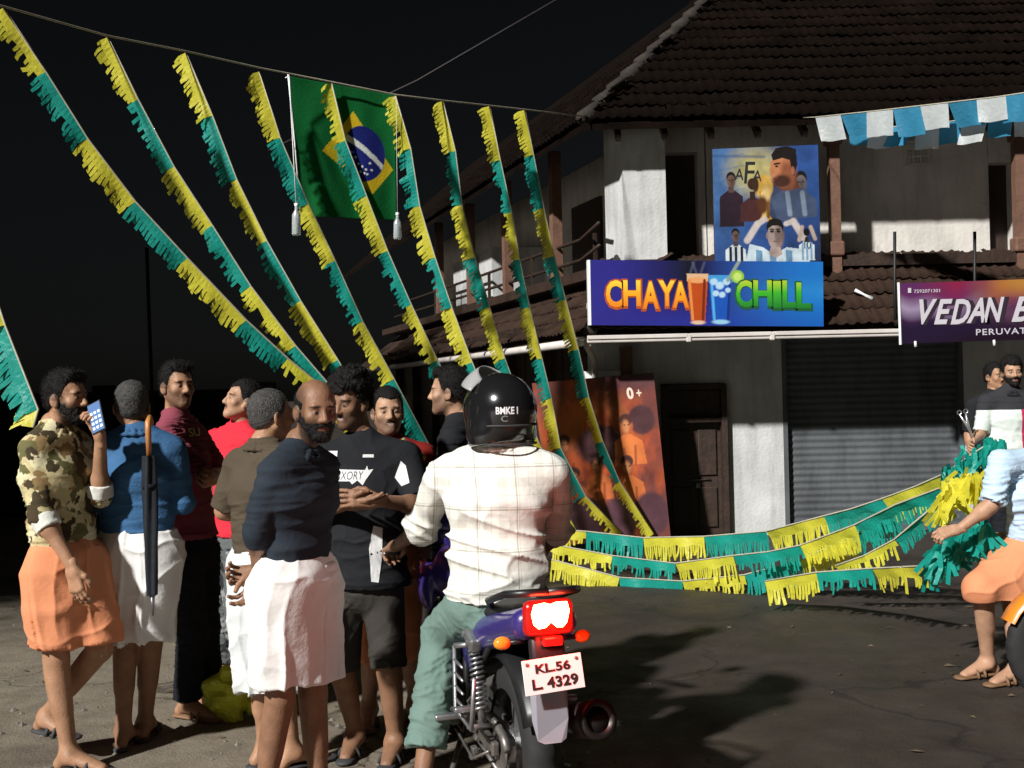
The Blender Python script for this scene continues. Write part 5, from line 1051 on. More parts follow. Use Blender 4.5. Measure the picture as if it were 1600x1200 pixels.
# ------------------------------------------------------------------ phone, umbrella, bundle
hp = J1['handL']; ph = thing('phone', hp, 'black phone with a lit blue screen held up by the man in the camouflage shirt', 'phone')
pc = at(151, 652, 4.98); ax_, ay_ = (at(170, 642, 4.98) - at(139, 657, 5.0)).normalized(), None
nrm = V((-.35, -.9, .25)).normalized(); ax_ = (ax_ - nrm * ax_.dot(nrm)).normalized(); ay_ = nrm.cross(ax_)
RM = Matrix((ax_, ay_, nrm)).transposed()
MB().box(pc, (.072, .148, .009), RM, bev=.003).build('case', m_pblack, ph)
MB().box(pc + nrm * .0052, (.064, .136, .001), RM).build('screen', mat('lit phone screen', (.02, .03, .06), .2, emit=((.22, .42, .85), .55)), ph)
ic = mat('screen icons', (.5, .55, .6), .3, emit=((.75, .85, 1), .8)); mb = MB()
for i in range(3):
    for k in range(4): mb.box(pc + nrm * .0062 + ax_ * (-.02 + .02 * i) + ay_ * (-.05 + .024 * k), (.012, .012, .001), RM)
mb.build('icon', ic, ph)
um = thing('umbrella', at(236, 800, 5.05), 'closed black umbrella with an orange wooden handle hanging behind the blue denim shirt', 'umbrella')
a, b1, c1, d1 = at(231, 660, 5.08), at(233, 712, 5.08), at(238, 930, 5.02), at(239, 962, 5.02)
MB().tube([a + V((.0, .05, -.01)), a + V((0, .03, .022)), a, a.lerp(b1, .3), b1], [.012, .013, .0135, .0135, .012], 10).build('handle', mat('varnished handle', (.55, .22, .06), .4, var=.25, vscale=14), um, True)
vs, fs = [], []; n = 24
for i, t in enumerate(np.linspace(0, 1, 14)):
    p = b1.lerp(c1, t); r = .014 + .022 * math.sin(math.pi * min(1, t * .62 + .18)) * (1 - .45 * t)
    for k in range(n): q = 2 * math.pi * k / n; rr = r * (1 + .28 * math.cos(4 * q + 3 * t)); vs.append((p.x + rr * math.cos(q), p.y + rr * math.sin(q), p.z))
fs = [(i * n + k, i * n + (k + 1) % n, (i + 1) * n + (k + 1) % n, (i + 1) * n + k) for i in range(13) for k in range(n)]
mesh_obj('canopy', vs, fs, cloth('umbrella nylon', (.022, .026, .032), .3, rough=.5), um, True); MB().tube([c1, d1], [.012, .004], 8).build('ferrule', m_metal, um, True); MB().tube([b1.lerp(c1, .22) + V((0, 0, -.01)), b1.lerp(c1, .22) + V((0, 0, .01))], .034, 16).build('strap', c_dkp, um, True)
f = Field(); p = at(362, 1055, 5.75); f.ell((p.x - .02, p.y, .12), (.10, .08, .14)).ell((p.x + .12, p.y + .05, .08), (.07, .07, .06), k=.03).keep(lambda X, Y_, Z: -(Z - .002) + 0 * X + 0 * Y_)
P, Q = f.build(.024); N = vnormals(P, Q); P = P + N * (np.abs(vnoise(P * 11)) * .05 + vnoise(P * 24) * .03)[:, None]; P[:, 2] = np.maximum(P[:, 2], .002)
tag(mesh_obj('plastic_bundle', P, Q, mat('yellow plastic sheet', (.62, .66, .04), .4, var=.2, bump=.3, bscale=25), None, False), 'crumpled bright yellow plastic bundle on the ground behind the black trousers', 'bundle')

sc_ = thing('scissors', at(1508, 668, 8.95), 'open steel scissors in the hand of the man in the colour block polo', 'scissors')
for (x, y, e) in ((1499, 647, -1), (1509, 645, 1)):
    a_, b1_, c1_ = at(1520, 686, 8.95), at(1513, 668, 8.94), at(x, y, 8.93); w = MB(); w.tube([a_, b1_, c1_], [.010, .012, .006], 6); w.lathe(c1_ + V((0, -.004, .012)), (0, 1, 0), [(0, .020), (.008, .020), (.008, .012), (0, .012), (0, .020)], 14); w.build('blade', mat('bright steel', (.7, .7, .7), .25, metal=.8, var=.1), sc_, True)
# ================================================================== MOTORCYCLES
m_tyre = mat('tyre rubber', (.018, .018, .018), .8, var=.3, vscale=12); m_alloy = mat('cast alloy', (.42, .42, .43), .4, metal=.85, var=.25, vscale=9); m_chrome = mat('chrome', (.7, .7, .7), .15, metal=1, var=.1)
m_bblk = mat('black plastic', (.012, .012, .013), .4, var=.2); m_seat = mat('seat vinyl', (.014, .013, .013), .6, var=.2, bump=.15, bscale=80); m_steelb = mat('oily steel', (.28, .26, .24), .45, metal=.7, var=.5, vscale=16)
m_amber = mat('amber lens', (.8, .28, .02), .2, var=.05, coat=.5); m_redlens = mat('red lens', (.45, .01, .008), .2, var=.05, coat=.5); m_exh = mat('sooty exhaust', (.035, .028, .026), .4, metal=.6, var=.4, vscale=10)
m_flap = mat('grey mud flap', (.30, .30, .34), .35, var=.15, spec=.6); m_plate = mat('plate enamel', (.78, .78, .76), .45, var=.06)
m_tail = mat('lit tail lamp', (.5, .02, .01), .3, emit=((1.0, .06, .022), 150.0)); m_mirr = mat('mirror glass', (.8, .8, .8), .03, metal=1, var=0)

def motorcycle(label, loc, rz, body, lit, plate, simple=False):
    t = thing('motorcycle', V((loc[0], loc[1], 0)), label, 'motorcycle', 'motorcycles in the road', rz=R_(rz), world=False)
    def wheel(y, r, wdt, name):
        P0 = V((0, y, r)); n = 72; vs, fs = [], []; prof = [(-.5, .70), (-.52, .80), (-.46, .91), (-.30, .975), (0, 1.0), (.30, .975), (.46, .91), (.52, .80), (.5, .70)]
        for i in range(n):
            a = 2 * math.pi * i / n
            for k, (s, q) in enumerate(prof):
                g = .965 if (2 <= k <= 6 and (i + (k % 2)) % 3 == 0) else 1; rr = r * q * g; vs.append((s * wdt, y + rr * math.cos(a), r + rr * math.sin(a)))
        m = len(prof)
        for i in range(n):
            for k in range(m - 1): fs.append((i * m + k, i * m + k + 1, ((i + 1) % n) * m + k + 1, ((i + 1) % n) * m + k))
        w = MB(); w.lathe(P0 + V((-wdt * .42, 0, 0)), (1, 0, 0), [(0, r * .72), (wdt * .2, r * .64), (wdt * .64, r * .64), (wdt * .84, r * .72)], 40); wh = w.build(name, m_bblk, t, True)
        mesh_obj('tyre', vs, fs, m_tyre, wh, True)
        w = MB(); w.lathe(P0 + V((-.055, 0, 0)), (1, 0, 0), [(0, .01), (0, .05), (.02, .062), (.09, .062), (.11, .05), (.11, .01)], 24)
        for i in range(6):
            a = i * math.pi / 3 + .3; u = V((0, math.cos(a), math.sin(a))); p = V((0, -math.sin(a), math.cos(a)))
            w.hexa([P0 + u * rr_ + p * s * q_ + V((x, 0, 0)) for rr_, q_ in ((.05, .022), (r * .67, .013)) for s in (-1, 1) for x in (-.016, .016)])
        w.build('spokes', m_alloy, wh); return wh
    rw = wheel(0, .305, .115, 'rear_wheel'); wheel(1.30, .30, .085, 'front_wheel')
    w = MB(); w.lathe((.055, 1.3, .30), (1, 0, 0), [(0, .06), (0, .125), (.004, .125), (.004, .06), (0, .06)], 40); w.build('brake_disc', m_steelb, t)
    w = MB(); w.lathe((-.085, 0, .305), (1, 0, 0), [(0, .03), (0, .085), (.006, .09), (.012, .085), (.012, .03)], 36); w.build('sprocket', m_steelb, rw)
    # frame, swing arm, fork
    w = MB()
    for s in (-1, 1): w.tube([(s * .06, 1.0, .86), (s * .09, .75, .74), (s * .11, .35, .70), (s * .105, -.18, .78)], .016); w.tube([(s * .05, 1.0, .80), (s * .07, .95, .55), (s * .09, .82, .25), (s * .10, .42, .24), (s * .11, .35, .70)], .016); w.tube([(s * .105, .0, .70), (s * .11, .30, .46)], .013)
    w.tube([(-.11, .1, .73), (.11, .1, .73)], .014); w.build('frame', m_bblk, t, True)
    w = MB()
    for s in (-1, 1): w.box((s * .105, .18, .32), (.03, .42, .055), Matrix.Rotation(R_(4), 3, 'X'), bev=.008)
    w.build('swing_arm', m_steelb, t)
    w = MB(); w.tube([(-.088, .40, .385), (-.088, .1, .395), (-.088, -.08, .37), (-.088, -.13, .33)], .016, 8); w.tube([(-.088, .42, .27), (-.088, .0, .215)], .010, 6); w.tube([(-.088, .42, .35), (-.088, .0, .395)], .010, 6); w.build('chain', m_steelb, t, True)
    for s in (-1, 1):
        a, b = V((s * .145, .02, .40)), V((s * .135, .13, .70)); w = MB(); w.tube([a, b], .012); pts = [a.lerp(b, .12 + .72 * i / 90) + V((math.cos(i * .87), math.sin(i * .87) * .9, math.sin(i * .87) * -.3)) * .026 for i in range(91)]; w.tube(pts, .0055, 5); w.lathe(a.lerp(b, .82), b - a, [(0, .026), (.07, .028)], 14); w.build('shock_absorber', m_alloy, t, True)
        w = MB(); w.tube([(s * .095, 1.3, .30), (s * .095, 1.03, .92)], [.028, .020], 12); w.build('fork', m_alloy, t, True)
    w = MB(); w.box((0, 1.05, .86), (.24, .06, .03), bev=.01); w.box((0, 1.03, .93), (.22, .07, .03), bev=.01); w.build('fork_clamp', m_bblk, t)
    # engine
    e = MB(); e.box((0, .58, .36), (.20, .34, .22), bev=.04); e.lathe((-.15, .56, .34), (1, 0, 0), [(0, .0), (0, .085), (.02, .10), (.28, .10), (.30, .085), (.30, 0)], 28); en = e.build('engine', m_steelb, t)
    w = MB()
    for i in range(8): w.box((0, .70 + .006 * i, .46 + .022 * i), (.17, .16, .008), Matrix.Rotation(R_(-12), 3, 'X'))
    w.build('cylinder_fins', m_alloy, en)
    # tank, seat, tail, side panels
    f = Field(); f.cap((0, .56, .83), (0, .80, .86), .105, .125, k=.05, st=((1, 0, 0), 1.15)); f.ell((0, .90, .80), (.13, .13, .10), k=.06)
    for s in (-1, 1): f.ell((s * .15, .93, .78), (.035, .16, .10), k=.05, rot=Matrix.Rotation(.4, 3, 'X'))
    P, Q = f.build(.010); mesh_obj('fuel_tank', P, Q, body, t, True)
    f = Field(); f.cap((0, .44, .775), (0, .12, .80), .105, .115, k=.05, st=((0, 0, 1), .45)); f.cap((0, .12, .80), (0, -.22, .86), .11, .085, k=.04, st=((0, 0, 1), .42)); P, Q = f.build(.009); mesh_obj('seat', P, Q, m_seat, t, True)
    f = Field()
    for s in (-1, 1): f.cap((s * .10, .16, .70), (s * .075, -.32, .83), .055, .045, k=.03, st=((0, 0, 1), 1.25)); f.ell((s * .125, .22, .63), (.022, .12, .09), k=.03)
    f.cap((0, .0, .76), (0, -.34, .85), .06, .052, k=.05); P, Q = f.build(.009); mesh_obj('tail_fairing', P, Q, body, t, True)
    w = MB()
    for s in (-1, 1): w.tube([(s * .10, .02, .84), (s * .14, -.10, .88), (s * .135, -.30, .935), (s * .09, -.36, .945), (0, -.37, .945)], .014, 8)
    w.build('grab_rail', m_bblk, t, True)
    # tail lamp
    w = MB(); w.box((0, -.365, .857), (.185, .05, .125), bev=.024); tl = w.build('tail_lamp', mat('glowing red lens', (.22, .005, .004), .25, var=.05, emit=((1, .012, .004), .30)) if lit else m_redlens, t, True)
    o2 = [(-.060, .046), (-.022, .051), (0, .044), (.022, .051), (.062, .050), (.070, .018), (.060, -.022), (.044, -.038), (.022, -.036), (0, -.016), (-.022, -.036), (-.044, -.038), (-.062, -.022), (-.070, .014)]
    v0 = [(x, -.3935, .862 + z) for x, z in o2]; v1 = [(x * .9, -.401, .862 + z * .9) for x, z in o2]; n = len(o2)
    mesh_obj('lens', v0 + v1, [tuple(range(n, 2 * n))] + [(i, (i + 1) % n, n + (i + 1) % n, n + i) for i in range(n)], m_tail if lit else m_redlens, tl, False)
    if lit:
        ld = bpy.data.lights.new('tail_lamp_glow', 'POINT'); ld.energy = 7.5; ld.color = (1, .035, .015); ld.shadow_soft_size = .06; lo = bpy.data.objects.new('tail_lamp_glow', ld); COL.objects.link(lo); lo.parent = tl; lo.location = (0, -.455, .86)
    # rear mudguard, plate, flap, plate lamp
    w = MB(); pr = []
    for i in range(15):
        a = R_(35 + 118 * i / 14); r = .36; pr.append(V((0, r * math.cos(a), .305 + r * math.sin(a))))
    b0 = len(w.v)
    for p in pr:
        d = (p - V((0, 0, .305))).normalized()
        for x, q in ((-.075, -.03), (-.06, 0), (0, .012), (.06, 0), (.075, -.03)): w.v.append(tuple(p + V((x, 0, 0)) + d * q))
    for i in range(14):
        for k in range(4): w.f.append((b0 + i * 5 + k, b0 + i * 5 + k + 1, b0 + (i + 1) * 5 + k + 1, b0 + (i + 1) * 5 + k))
    mg_ = w.build('rear_mudguard', m_bblk, t, True); md = mg_.modifiers.new('thickness', 'SOLIDIFY'); md.thickness = .004
    w = MB(); w.box((0, -.345, .74), (.13, .05, .15), Matrix.Rotation(R_(-14), 3, 'X'), bev=.02); w.build('lamp_bracket', m_bblk, t, True)
    w = MB(); w.box((.01, -.375, .775), (.075, .03, .035), bev=.008); w.build('reflector', m_redlens, t)
    RP = Matrix.Rotation(R_(-12), 3, 'X') @ Matrix.Rotation(R_(-3), 3, 'Y'); pc = V((.0, -.41, .668))
    w = MB(); w.box(pc, (.218, .004, .118), RP, bev=.0015); pl = w.build('number_plate', m_plate, t)
    fx, fz, fn = RP @ V((1, 0, 0)), RP @ V((0, 0, 1)), RP @ V((0, -1, 0))
    if plate:
        q0 = pc + fn * .002
        lettering(plate[0], q0 + fx * -.064 + fz * .010, fx, fz, .032, m_pblack, pl, width=.128, offset=.035, o=V((0, 0, 0))); lettering(plate[1], q0 + fx * -.082 + fz * -.044, fx, fz, .038, m_pblack, pl, width=.168, offset=.035, o=V((0, 0, 0)))
        w = MB()
        for x in (-.09, .09): w.lathe(q0 + fx * x + fz * .043, fn, [(0, .007), (.003, .006), (.004, 0)], 10)
        w.build('bolt', m_steelb, pl)
    fl_ = [(-.068, .60), (-.05, .615), (0, .622), (.05, .615), (.068, .60), (.066, .50), (.052, .435), (.03, .425), (-.03, .425), (-.052, .435), (-.066, .50)]; n = len(fl_)
    vv = [(x, -.352 - .35 * (.62 - z) * .35 - .02 * (1 - (x / .07) ** 2), z) for x, z in fl_]; vb = [(x, y + .006, z) for x, y, z in vv]
    mesh_obj('mud_flap', vv + vb, [tuple(reversed(range(n))), tuple(range(n, 2 * n))] + [(i, (i + 1) % n, n + (i + 1) % n, n + i) for i in range(n)], m_flap, t, False)
    MB().box((0, -.372, .627), (.05, .006, .014)).build('flap_emblem', m_amber, t)
    # exhaust on the right
    w = MB(); w.tube([(.06, .78, .40), (.10, .88, .22), (.15, .6, .2), (.16, .3, .26)], .022, 10); w.tube([(.17, .32, .27), (.185, .22, .31), (.20, -.30, .46)], [.03, .062, .068], 18); ex = w.build('exhaust', m_exh, t, True)
    dv = (V((.20, -.30, .46)) - V((.185, .22, .31))).normalized(); w = MB(); w.lathe(V((.20, -.30, .46)), dv, [(-.01, .071), (.016, .071), (.022, .05), (-.01, .045), (-.012, .0)], 22); w.build('end_cap', m_exh, ex, True)
    # saree guard ladder and foot pegs, side stand, gear
    w = MB(); q = [(-.205, .18, .66), (-.21, .16, .42), (-.205, -.06, .40), (-.20, -.10, .60)]; w.tube(q, .009, 6); w.tube([(-.12, .13, .67), (-.205, .18, .66)], .012, 6)
    for i in range(4): w.tube([(-.207, .172, .61 - .05 * i), (-.203, .06, .60 - .05 * i)], .006, 5)
    w.tube([(-.11, .0, .39), (-.21, -.02, .40)], .010, 6); w.build('saree_guard', m_alloy, t, True)
    w = MB(); w.box((-.15, .11, .70), (.05, .12, .055), Matrix.Rotation(R_(25), 3, 'X'), bev=.012)
    for y in (.08, .14): w.lathe((-.176, y, .70 + (y - .11) * .4), (-1, 0, 0), [(0, .013), (.008, .012), (.008, 0)], 10)
    w.build('shock_mount', m_alloy, t)
    for s in (-1, 1):
        w = MB(); w.tube([(s * .10, .30, .36), (s * .16, .27, .36)], .012, 6); w.box((s * .215, .27, .362), (.11, .035, .025), bev=.008); w.tube([(s * .13, .05, .44), (s * .19, .30, .38)], .012, 6); w.box((s * .20, .04, .45), (.09, .03, .022), bev=.006); w.build('foot_peg', m_alloy, t, True)
    w = MB(); w.tube([(-.12, .42, .24), (-.20, .30, .12), (-.24, .2, .05)], .012, 6); w.tube([(-.16, .50, .28), (-.17, .68, .30), (-.23, .70, .31)], .008, 6); w.tube([(-.16, .36, .28), (-.16, .1, .24), (-.13, -.02, .30)], .006, 6); w.build('side_stand', m_steelb, t, True)
    for i in range(9): MB().box((-.12 + .02 * math.sin(i * 2.3), .20 + .05 * math.cos(i * 1.7), .20 + .028 * i), (.03, .035, .024), Matrix.Rotation(i * .7, 3, 'Y'), bev=.005).build('bracket', m_steelb, t)
    # handlebar, grips, levers, mirrors, head lamp
    w = MB(); w.tube([(-.31, .80, .955), (-.20, .92, .99), (-.08, .99, 1.0), (.08, .99, 1.0), (.20, .92, .99), (.31, .80, .955)], .012, 8); hb_ = w.build('handlebar', m_chrome, t, True)
    for s in (-1, 1):
        w = MB(); w.tube([(s * .23, .885, .98), (s * .325, .785, .95)], [.017, .018], 10); w.build('grip', m_tyre, hb_, True)
        w = MB(); w.tube([(s * .21, .93, .985), (s * .27, .91, .975), (s * .36, .80, .945)], .007, 6); w.build('lever', m_alloy, hb_, True)
        mx = .46 if s > 0 else .41; w = MB(); w.tube([(s * .18, .95, .99), (s * .22, .95, 1.06), (s * .36, .94, 1.14), (s * mx, .90, 1.16)], .007, 6); w.build('mirror_stem', m_bblk, hb_, True)
        f = Field(); f.ell((s * mx, .905, 1.165), (.068, .022, .045), k=.01); P, Q = f.build(.006); mi = mesh_obj('mirror', P, Q, m_bblk, hb_, True)
        w = MB(); pts = [(s * mx + .060 * math.cos(a), .884, 1.165 + .038 * math.sin(a)) for a in np.linspace(0, 6.283, 25)[:-1]]; w.add(pts, [tuple(range(24))]); w.f = [tuple(reversed(w.f[0]))] if False else w.f; w.build('glass', m_mirr, mi); w = MB(); w.tube(pts + pts[:1], .004, 6); w.build('mirror_rim', m_white, mi, True)
    f = Field(); f.ell((0, 1.10, .93), (.10, .10, .12)); f.ell((0, 1.05, 1.02), (.085, .07, .08), k=.04); P, Q = f.build(.009); hc = mesh_obj('head_cowl', P, Q, body, t, True)
    w = MB(); w.lathe((0, 1.19, .92), (0, 1, 0), [(-.02, .075), (.0, .075), (.012, .05), (.016, 0)], 20); w.build('head_lamp', mat('lamp glass', (.7, .7, .7), .1, var=0), hc, True)
    w = MB(); pr = []
    for i in range(13): a = R_(25 + 130 * i / 12); pr.append(V((0, 1.3 + .335 * math.cos(a), .30 + .335 * math.sin(a))))
    for p in pr:
        d = (p - V((0, 1.3, .30))).normalized()
        for x, q in ((-.06, -.03), (-.045, 0), (.045, 0), (.06, -.03)): w.v.append(tuple(p + V((x, 0, 0)) + d * q))
    for i in range(12):
        for k in range(3): w.f.append((i * 4 + k, i * 4 + k + 1, i * 4 + k + 5, i * 4 + k + 4))
    w.build('front_mudguard', body, t, True)
    for s in (-1, 1):
        for (y, z) in ((-.30, .765), (1.06, .84)):
            w = MB(); w.tube([(s * .06, y, z), (s * .125, y, z)], .010, 6); st = w.build('indicator', m_bblk, t, True); f = Field(); f.ell((s * .15, y, z), (.032, .022, .024)); P, Q = f.build(.006); mesh_obj('amber_lens', P, Q, m_amber, st, True)
    w = MB()
    for s, a_ in ((-1, 0), (1, .03), (.4, .06)): w.tube([(s * .2, .92, .985), (s * .12, 1.05, 1.06 + a_), (s * .03, 1.08, .98), (s * .05, .98, .8)], .005, 5)
    w.build('cable', m_bblk, hb_, True)
    return t
motorcycle('purple blue motorcycle with a glowing red tail lamp under the rider in the plaid shirt', (.0, 4.26), 17, mat('purple blue paint', (.035, .022, .16), .3, var=.1, coat=.6, spec=.5), True, ('KL.56', 'L. 4329'))
motorcycle('orange motorcycle cut off by the right edge beside the bending man', (4.05, 5.58), 88, mat('orange paint', (.75, .23, .02), .3, var=.1, coat=.6, spec=.5), False, None)
# ================================================================== STREAMERS, FLAG, BUNTING
def foil(name, c):
    m = mat(name, c, .42, var=.16, vscale=16, bump=.3, bscale=30, spec=.4); n, l, b = nodes(m); out = n['Material Output']
    tr = n.new('ShaderNodeBsdfTranslucent'); tr.inputs[0].default_value = (*c, 1); mx = n.new('ShaderNodeMixShader'); mx.inputs[0].default_value = .42
    l.new(b.outputs[0], mx.inputs[1]); l.new(tr.outputs[0], mx.inputs[2]); l.new(mx.outputs[0], out.inputs[0]); return m
m_fy, m_ft, m_fs, m_fw = foil('yellow foil', (.84, .78, .07)), foil('teal foil', (.015, .42, .34)), foil('sky blue foil', (.05, .30, .50)), foil('white foil', (.66, .70, .70))
def polyline(pts, step):
    out = []; cum = [0]
    for a, b in zip(pts[:-1], pts[1:]): cum.append(cum[-1] + (b - a).length)
    n = max(2, int(cum[-1] / step)); j = 0
    for i in range(n + 1):
        s = cum[-1] * i / n
        while j < len(pts) - 2 and cum[j + 1] < s: j += 1
        t = (s - cum[j]) / max(1e-6, cum[j + 1] - cum[j]); out.append(pts[j].lerp(pts[j + 1], t))
    return out
def streamer(label, ctrl, cols, band, fringe, group, side=-1, sway=.5, rag=.35, step=.03):
    """ctrl: list of (point, colour index or None): a new coloured section starts at every control point with a colour"""
    root = thing('streamer', ctrl[0][0], label, 'streamer', group)
    pts = [c[0] for c in ctrl]; MB().tube(pts, .006, 5).build('string', m_rope, root, True)
    secs, cur = [], None
    for i, (p, c) in enumerate(ctrl):
        if c is not None:
            if cur: cur[1].append(p)
            cur = [c, [p]]; secs.append(cur)
        else: cur[1].append(p)
    for c, ps in secs:
        if len(ps) < 2: continue
        P = polyline(ps, step); mb = MB(); n = len(P); ph = random.uniform(0, 6); tw = random.gauss(0, .10); ragged = random.random() < rag
        def frame(i):
            t = (P[min(i + 1, n - 1)] - P[max(i - 1, 0)]).normalized(); d = t.cross(V((0, 1, 0))); d = d.normalized() if d.length > .05 else V((-1, 0, 0))
            if side == -1 and d.x > 0: d = -d
            if side == 0 and d.z > 0: d = -d
            ang = tw + .15 * math.sin(i * .24 + ph) + .10 * math.sin(i * .6 + ph * 2); d = Matrix.Rotation(ang, 3, t) @ d
            return t, d
        fr = [frame(i) for i in range(n)]; b0 = 0
        for i in range(n): mb.v.append(tuple(P[i])); mb.v.append(tuple(P[i] + fr[i][1] * band * (.9 + .12 * math.sin(i * .8 + ph))))
        for i in range(n - 1): mb.f.append((2 * i, 2 * i + 2, 2 * i + 3, 2 * i + 1))
        for i in range(n - 1):
            r = random.random()
            if r < (.24 if ragged else .03): continue
            t, d = fr[i]; a, b = V(mb.v[2 * i + 1]), V(mb.v[2 * i + 3]); b = a.lerp(b, random.uniform(.68, .97)); L = fringe * random.uniform(.72, 1.12) * (random.uniform(.35, 1) if ragged else 1)
            g = (d * (1.0 - sway * .6) + V((0, 0, -1)) * sway + V((random.gauss(0, .07), random.gauss(0, .16), 0)) + t * random.gauss(0, .06)).normalized(); g2 = (g + V((0, 0, -.35)) * sway + V((random.gauss(0, .14), random.gauss(0, .25), 0))).normalized()
            if ragged and random.random() < .22: g2 = (g2 + t * random.uniform(-.9, .9) + d * .5).normalized()
            k = len(mb.v); w2 = (b - a) * random.uniform(.7, 1.05)
            m0 = a + g * L * .5; e0 = m0 + g2 * L * .5
            mb.v += [tuple(a), tuple(b), tuple(m0 + (b - a)), tuple(m0), tuple(e0 + w2), tuple(e0)]; mb.f += [(k, k + 1, k + 2, k + 3), (k + 3, k + 2, k + 4, k + 5)]
        mb.build('yellow_fringe' if c == 0 else 'teal_fringe', m_fy if c == 0 else m_ft, root, False)
    return root
def S(pts, Y0, Y1, first=0):
    """pixels (x, y, colour change?) unprojected on a slanting line from depth Y0 to Y1"""
    out = []; n = len(pts); c = first
    for i, p in enumerate(pts):
        Yd = Y0 + (Y1 - Y0) * i / (n - 1); out.append((at(p[0], p[1], Yd), (c if i < n - 1 else None))); c = 1 - c
    return out
GRP = 'fringed streamers hung from the rope'
ST = [
 [(5, 12), (72, 112), (137, 216), (212, 315), (293, 403), (385, 500), (450, 560), (530, 625), (575, 665)],
 [(168, 58), (216, 155), (272, 260), (332, 352), (392, 447), (462, 540), (512, 598), (560, 660)],
 [(290, 82), (332, 180), (370, 280), (417, 376), (470, 470), (528, 562), (575, 640)],
 [(405, 112), (438, 215), (482, 318), (524, 407), (567, 502), (616, 592), (668, 690), (690, 730)],
 [(518, 130), (540, 220), (573, 306), (606, 392), (643, 476), (684, 563), (728, 650), (770, 730)],
 [(618, 150), (642, 232), (656, 322), (680, 402), (706, 480), (738, 566), (772, 650), (800, 725)],
 [(692, 158), (712, 236), (722, 320), (742, 402), (765, 479), (789, 560), (818, 638), (852, 712), (880, 790), (905, 835)],
 [(765, 166), (782, 250), (800, 332), (812, 405), (828, 480), (847, 560), (862, 622), (876, 700), (915, 775), (972, 832)],
 [(820, 172), (834, 242), (850, 325), (866, 400), (884, 468), (904, 546), (920, 620), (942, 690), (968, 752), (1022, 834)]]
orde = ['first', 'second', 'third', 'fourth', 'fifth', 'sixth', 'seventh', 'eighth', 'ninth']
for i, pts in enumerate(ST):
    y0 = invY(pts[0][0]); y1 = 7.9 if i == 0 else 7.95 if i == 1 else 8.3 if i == 2 else y0 + .8 if i == 3 else y0 + .55 if i == 4 else y0 + .1 if i == 5 else 10.5 if i == 6 else 11.3 if i == 7 else 11.45
    streamer('%s yellow and teal streamer from the left along the rope%s' % (orde[i], ', the nearest and longest' if i == 0 else ', crossing the flag' if i == 4 else ', ending before the flaming poster' if i == 8 else ''), S(pts, y0, y1), None, .066, .075 if i < 6 else .066, GRP, -1, .35)
streamer('short yellow and teal streamer at the left edge above the camouflage shirt', S([(-28, 400), (8, 508), (60, 640), (52, 668)], 5.7, 5.6), None, .07, .085, GRP, -1, .4)
G2 = 'fringed streamers gathered low across the road'
def D(pts, Y0, Y1, x0=865, x1=1540):
    return [(at(x, y, Y0 + (Y1 - Y0) * min(1, max(0, (x - x0) / (x1 - x0))) ** 1.3), c) for x, y, c in pts]
streamer('topmost yellow and teal streamer pulled up to the right across the shutter', D([(880, 828, 0), (915, 830, 1), (1005, 840, 0), (1100, 838, 1), (1197, 830, 0), (1287, 806, 1), (1330, 795, None), (1378, 779, 0), (1430, 760, None), (1480, 738, 1), (1515, 712, None), (1556, 686, None)], 9.9, 7.2), None, .085, .12, G2, 0, .8, .15, .022)
streamer('middle yellow and teal streamer slung below the topmost one across the road', D([(862, 850, 0), (957, 868, 1), (1055, 880, 0), (1145, 868, 1), (1200, 862, None), (1250, 852, 0), (1335, 820, 1), (1400, 788, None), (1470, 762, 0), (1520, 745, None)], 9.7, 7.0), None, .085, .115, G2, 0, .8, .15, .022)
streamer('lowest left yellow and teal streamer sagging almost to the road behind the tail lamp', D([(862, 874, 0), (968, 902, 1), (1066, 908, 0), (1163, 898, 1), (1248, 876, 0), (1330, 838, 1), (1395, 806, None)], 9.5, 7.6), None, .085, .11, G2, 0, .8, .15, .022)
streamer('yellow and teal streamer trailing on the road up to the bending man hands', D([(1195, 908, 0), (1275, 894, 1), (1362, 888, 0), (1440, 884, 1), (1478, 856, None), (1528, 812, None)], 8.2, 6.4, 1195), None, .08, .11, G2, 0, .8, .4, .024)
streamer('thin yellow and teal streamer slanting up in the middle of the gathered streamers', D([(1305, 884, 0), (1350, 868, 0), (1397, 843, 1), (1462, 788, None)], 8.0, 7.0, 1305), None, .05, .10, G2, 0, .8, .5, .024)
# bunch of foil gathered in the bending man's hands
def bunch(label, pts, n, m, L, w_):
    mb = MB()
    for _ in range(n):
        k = random.randrange(len(pts) - 1); p = pts[k].lerp(pts[k + 1], random.random()) + V((random.gauss(0, .03), random.gauss(0, .05), random.gauss(0, .025)))
        g = V((random.gauss(-.1, .35), random.gauss(0, .35), -1)).normalized(); s = g.cross(V((random.gauss(0, .4), 1, 0))).normalized() * w_; b = len(mb.v); g2 = (g + V((random.gauss(0, .3), random.gauss(0, .3), 0))).normalized()
        q = p + g * L * .5; e = q + g2 * L * random.uniform(.3, .7); mb.v += [tuple(x) for x in (p - s, p + s, q + s, q - s, e + s, e - s)]; mb.f += [(b, b + 1, b + 2, b + 3), (b + 3, b + 2, b + 4, b + 5)]
    tag(mb.build('streamer_bunch', m), label, 'streamer', G2)
bunch('bunch of yellow foil gathered over the forearm of the bending man', [at(1468, 790, 6.5), at(1500, 752, 6.45), at(1535, 742, 6.4)], 80, m_fy, .15, .012)
bunch('bunch of teal foil hanging below the bending man hand', [at(1465, 868, 6.4), at(1490, 838, 6.35), at(1535, 820, 6.3)], 110, m_ft, .16, .013)
bunch('bunch of teal foil before the black, white and red polo', [at(1478, 742, 7.4), at(1520, 708, 7.25), at(1560, 688, 7.2)], 80, m_ft, .14, .012)
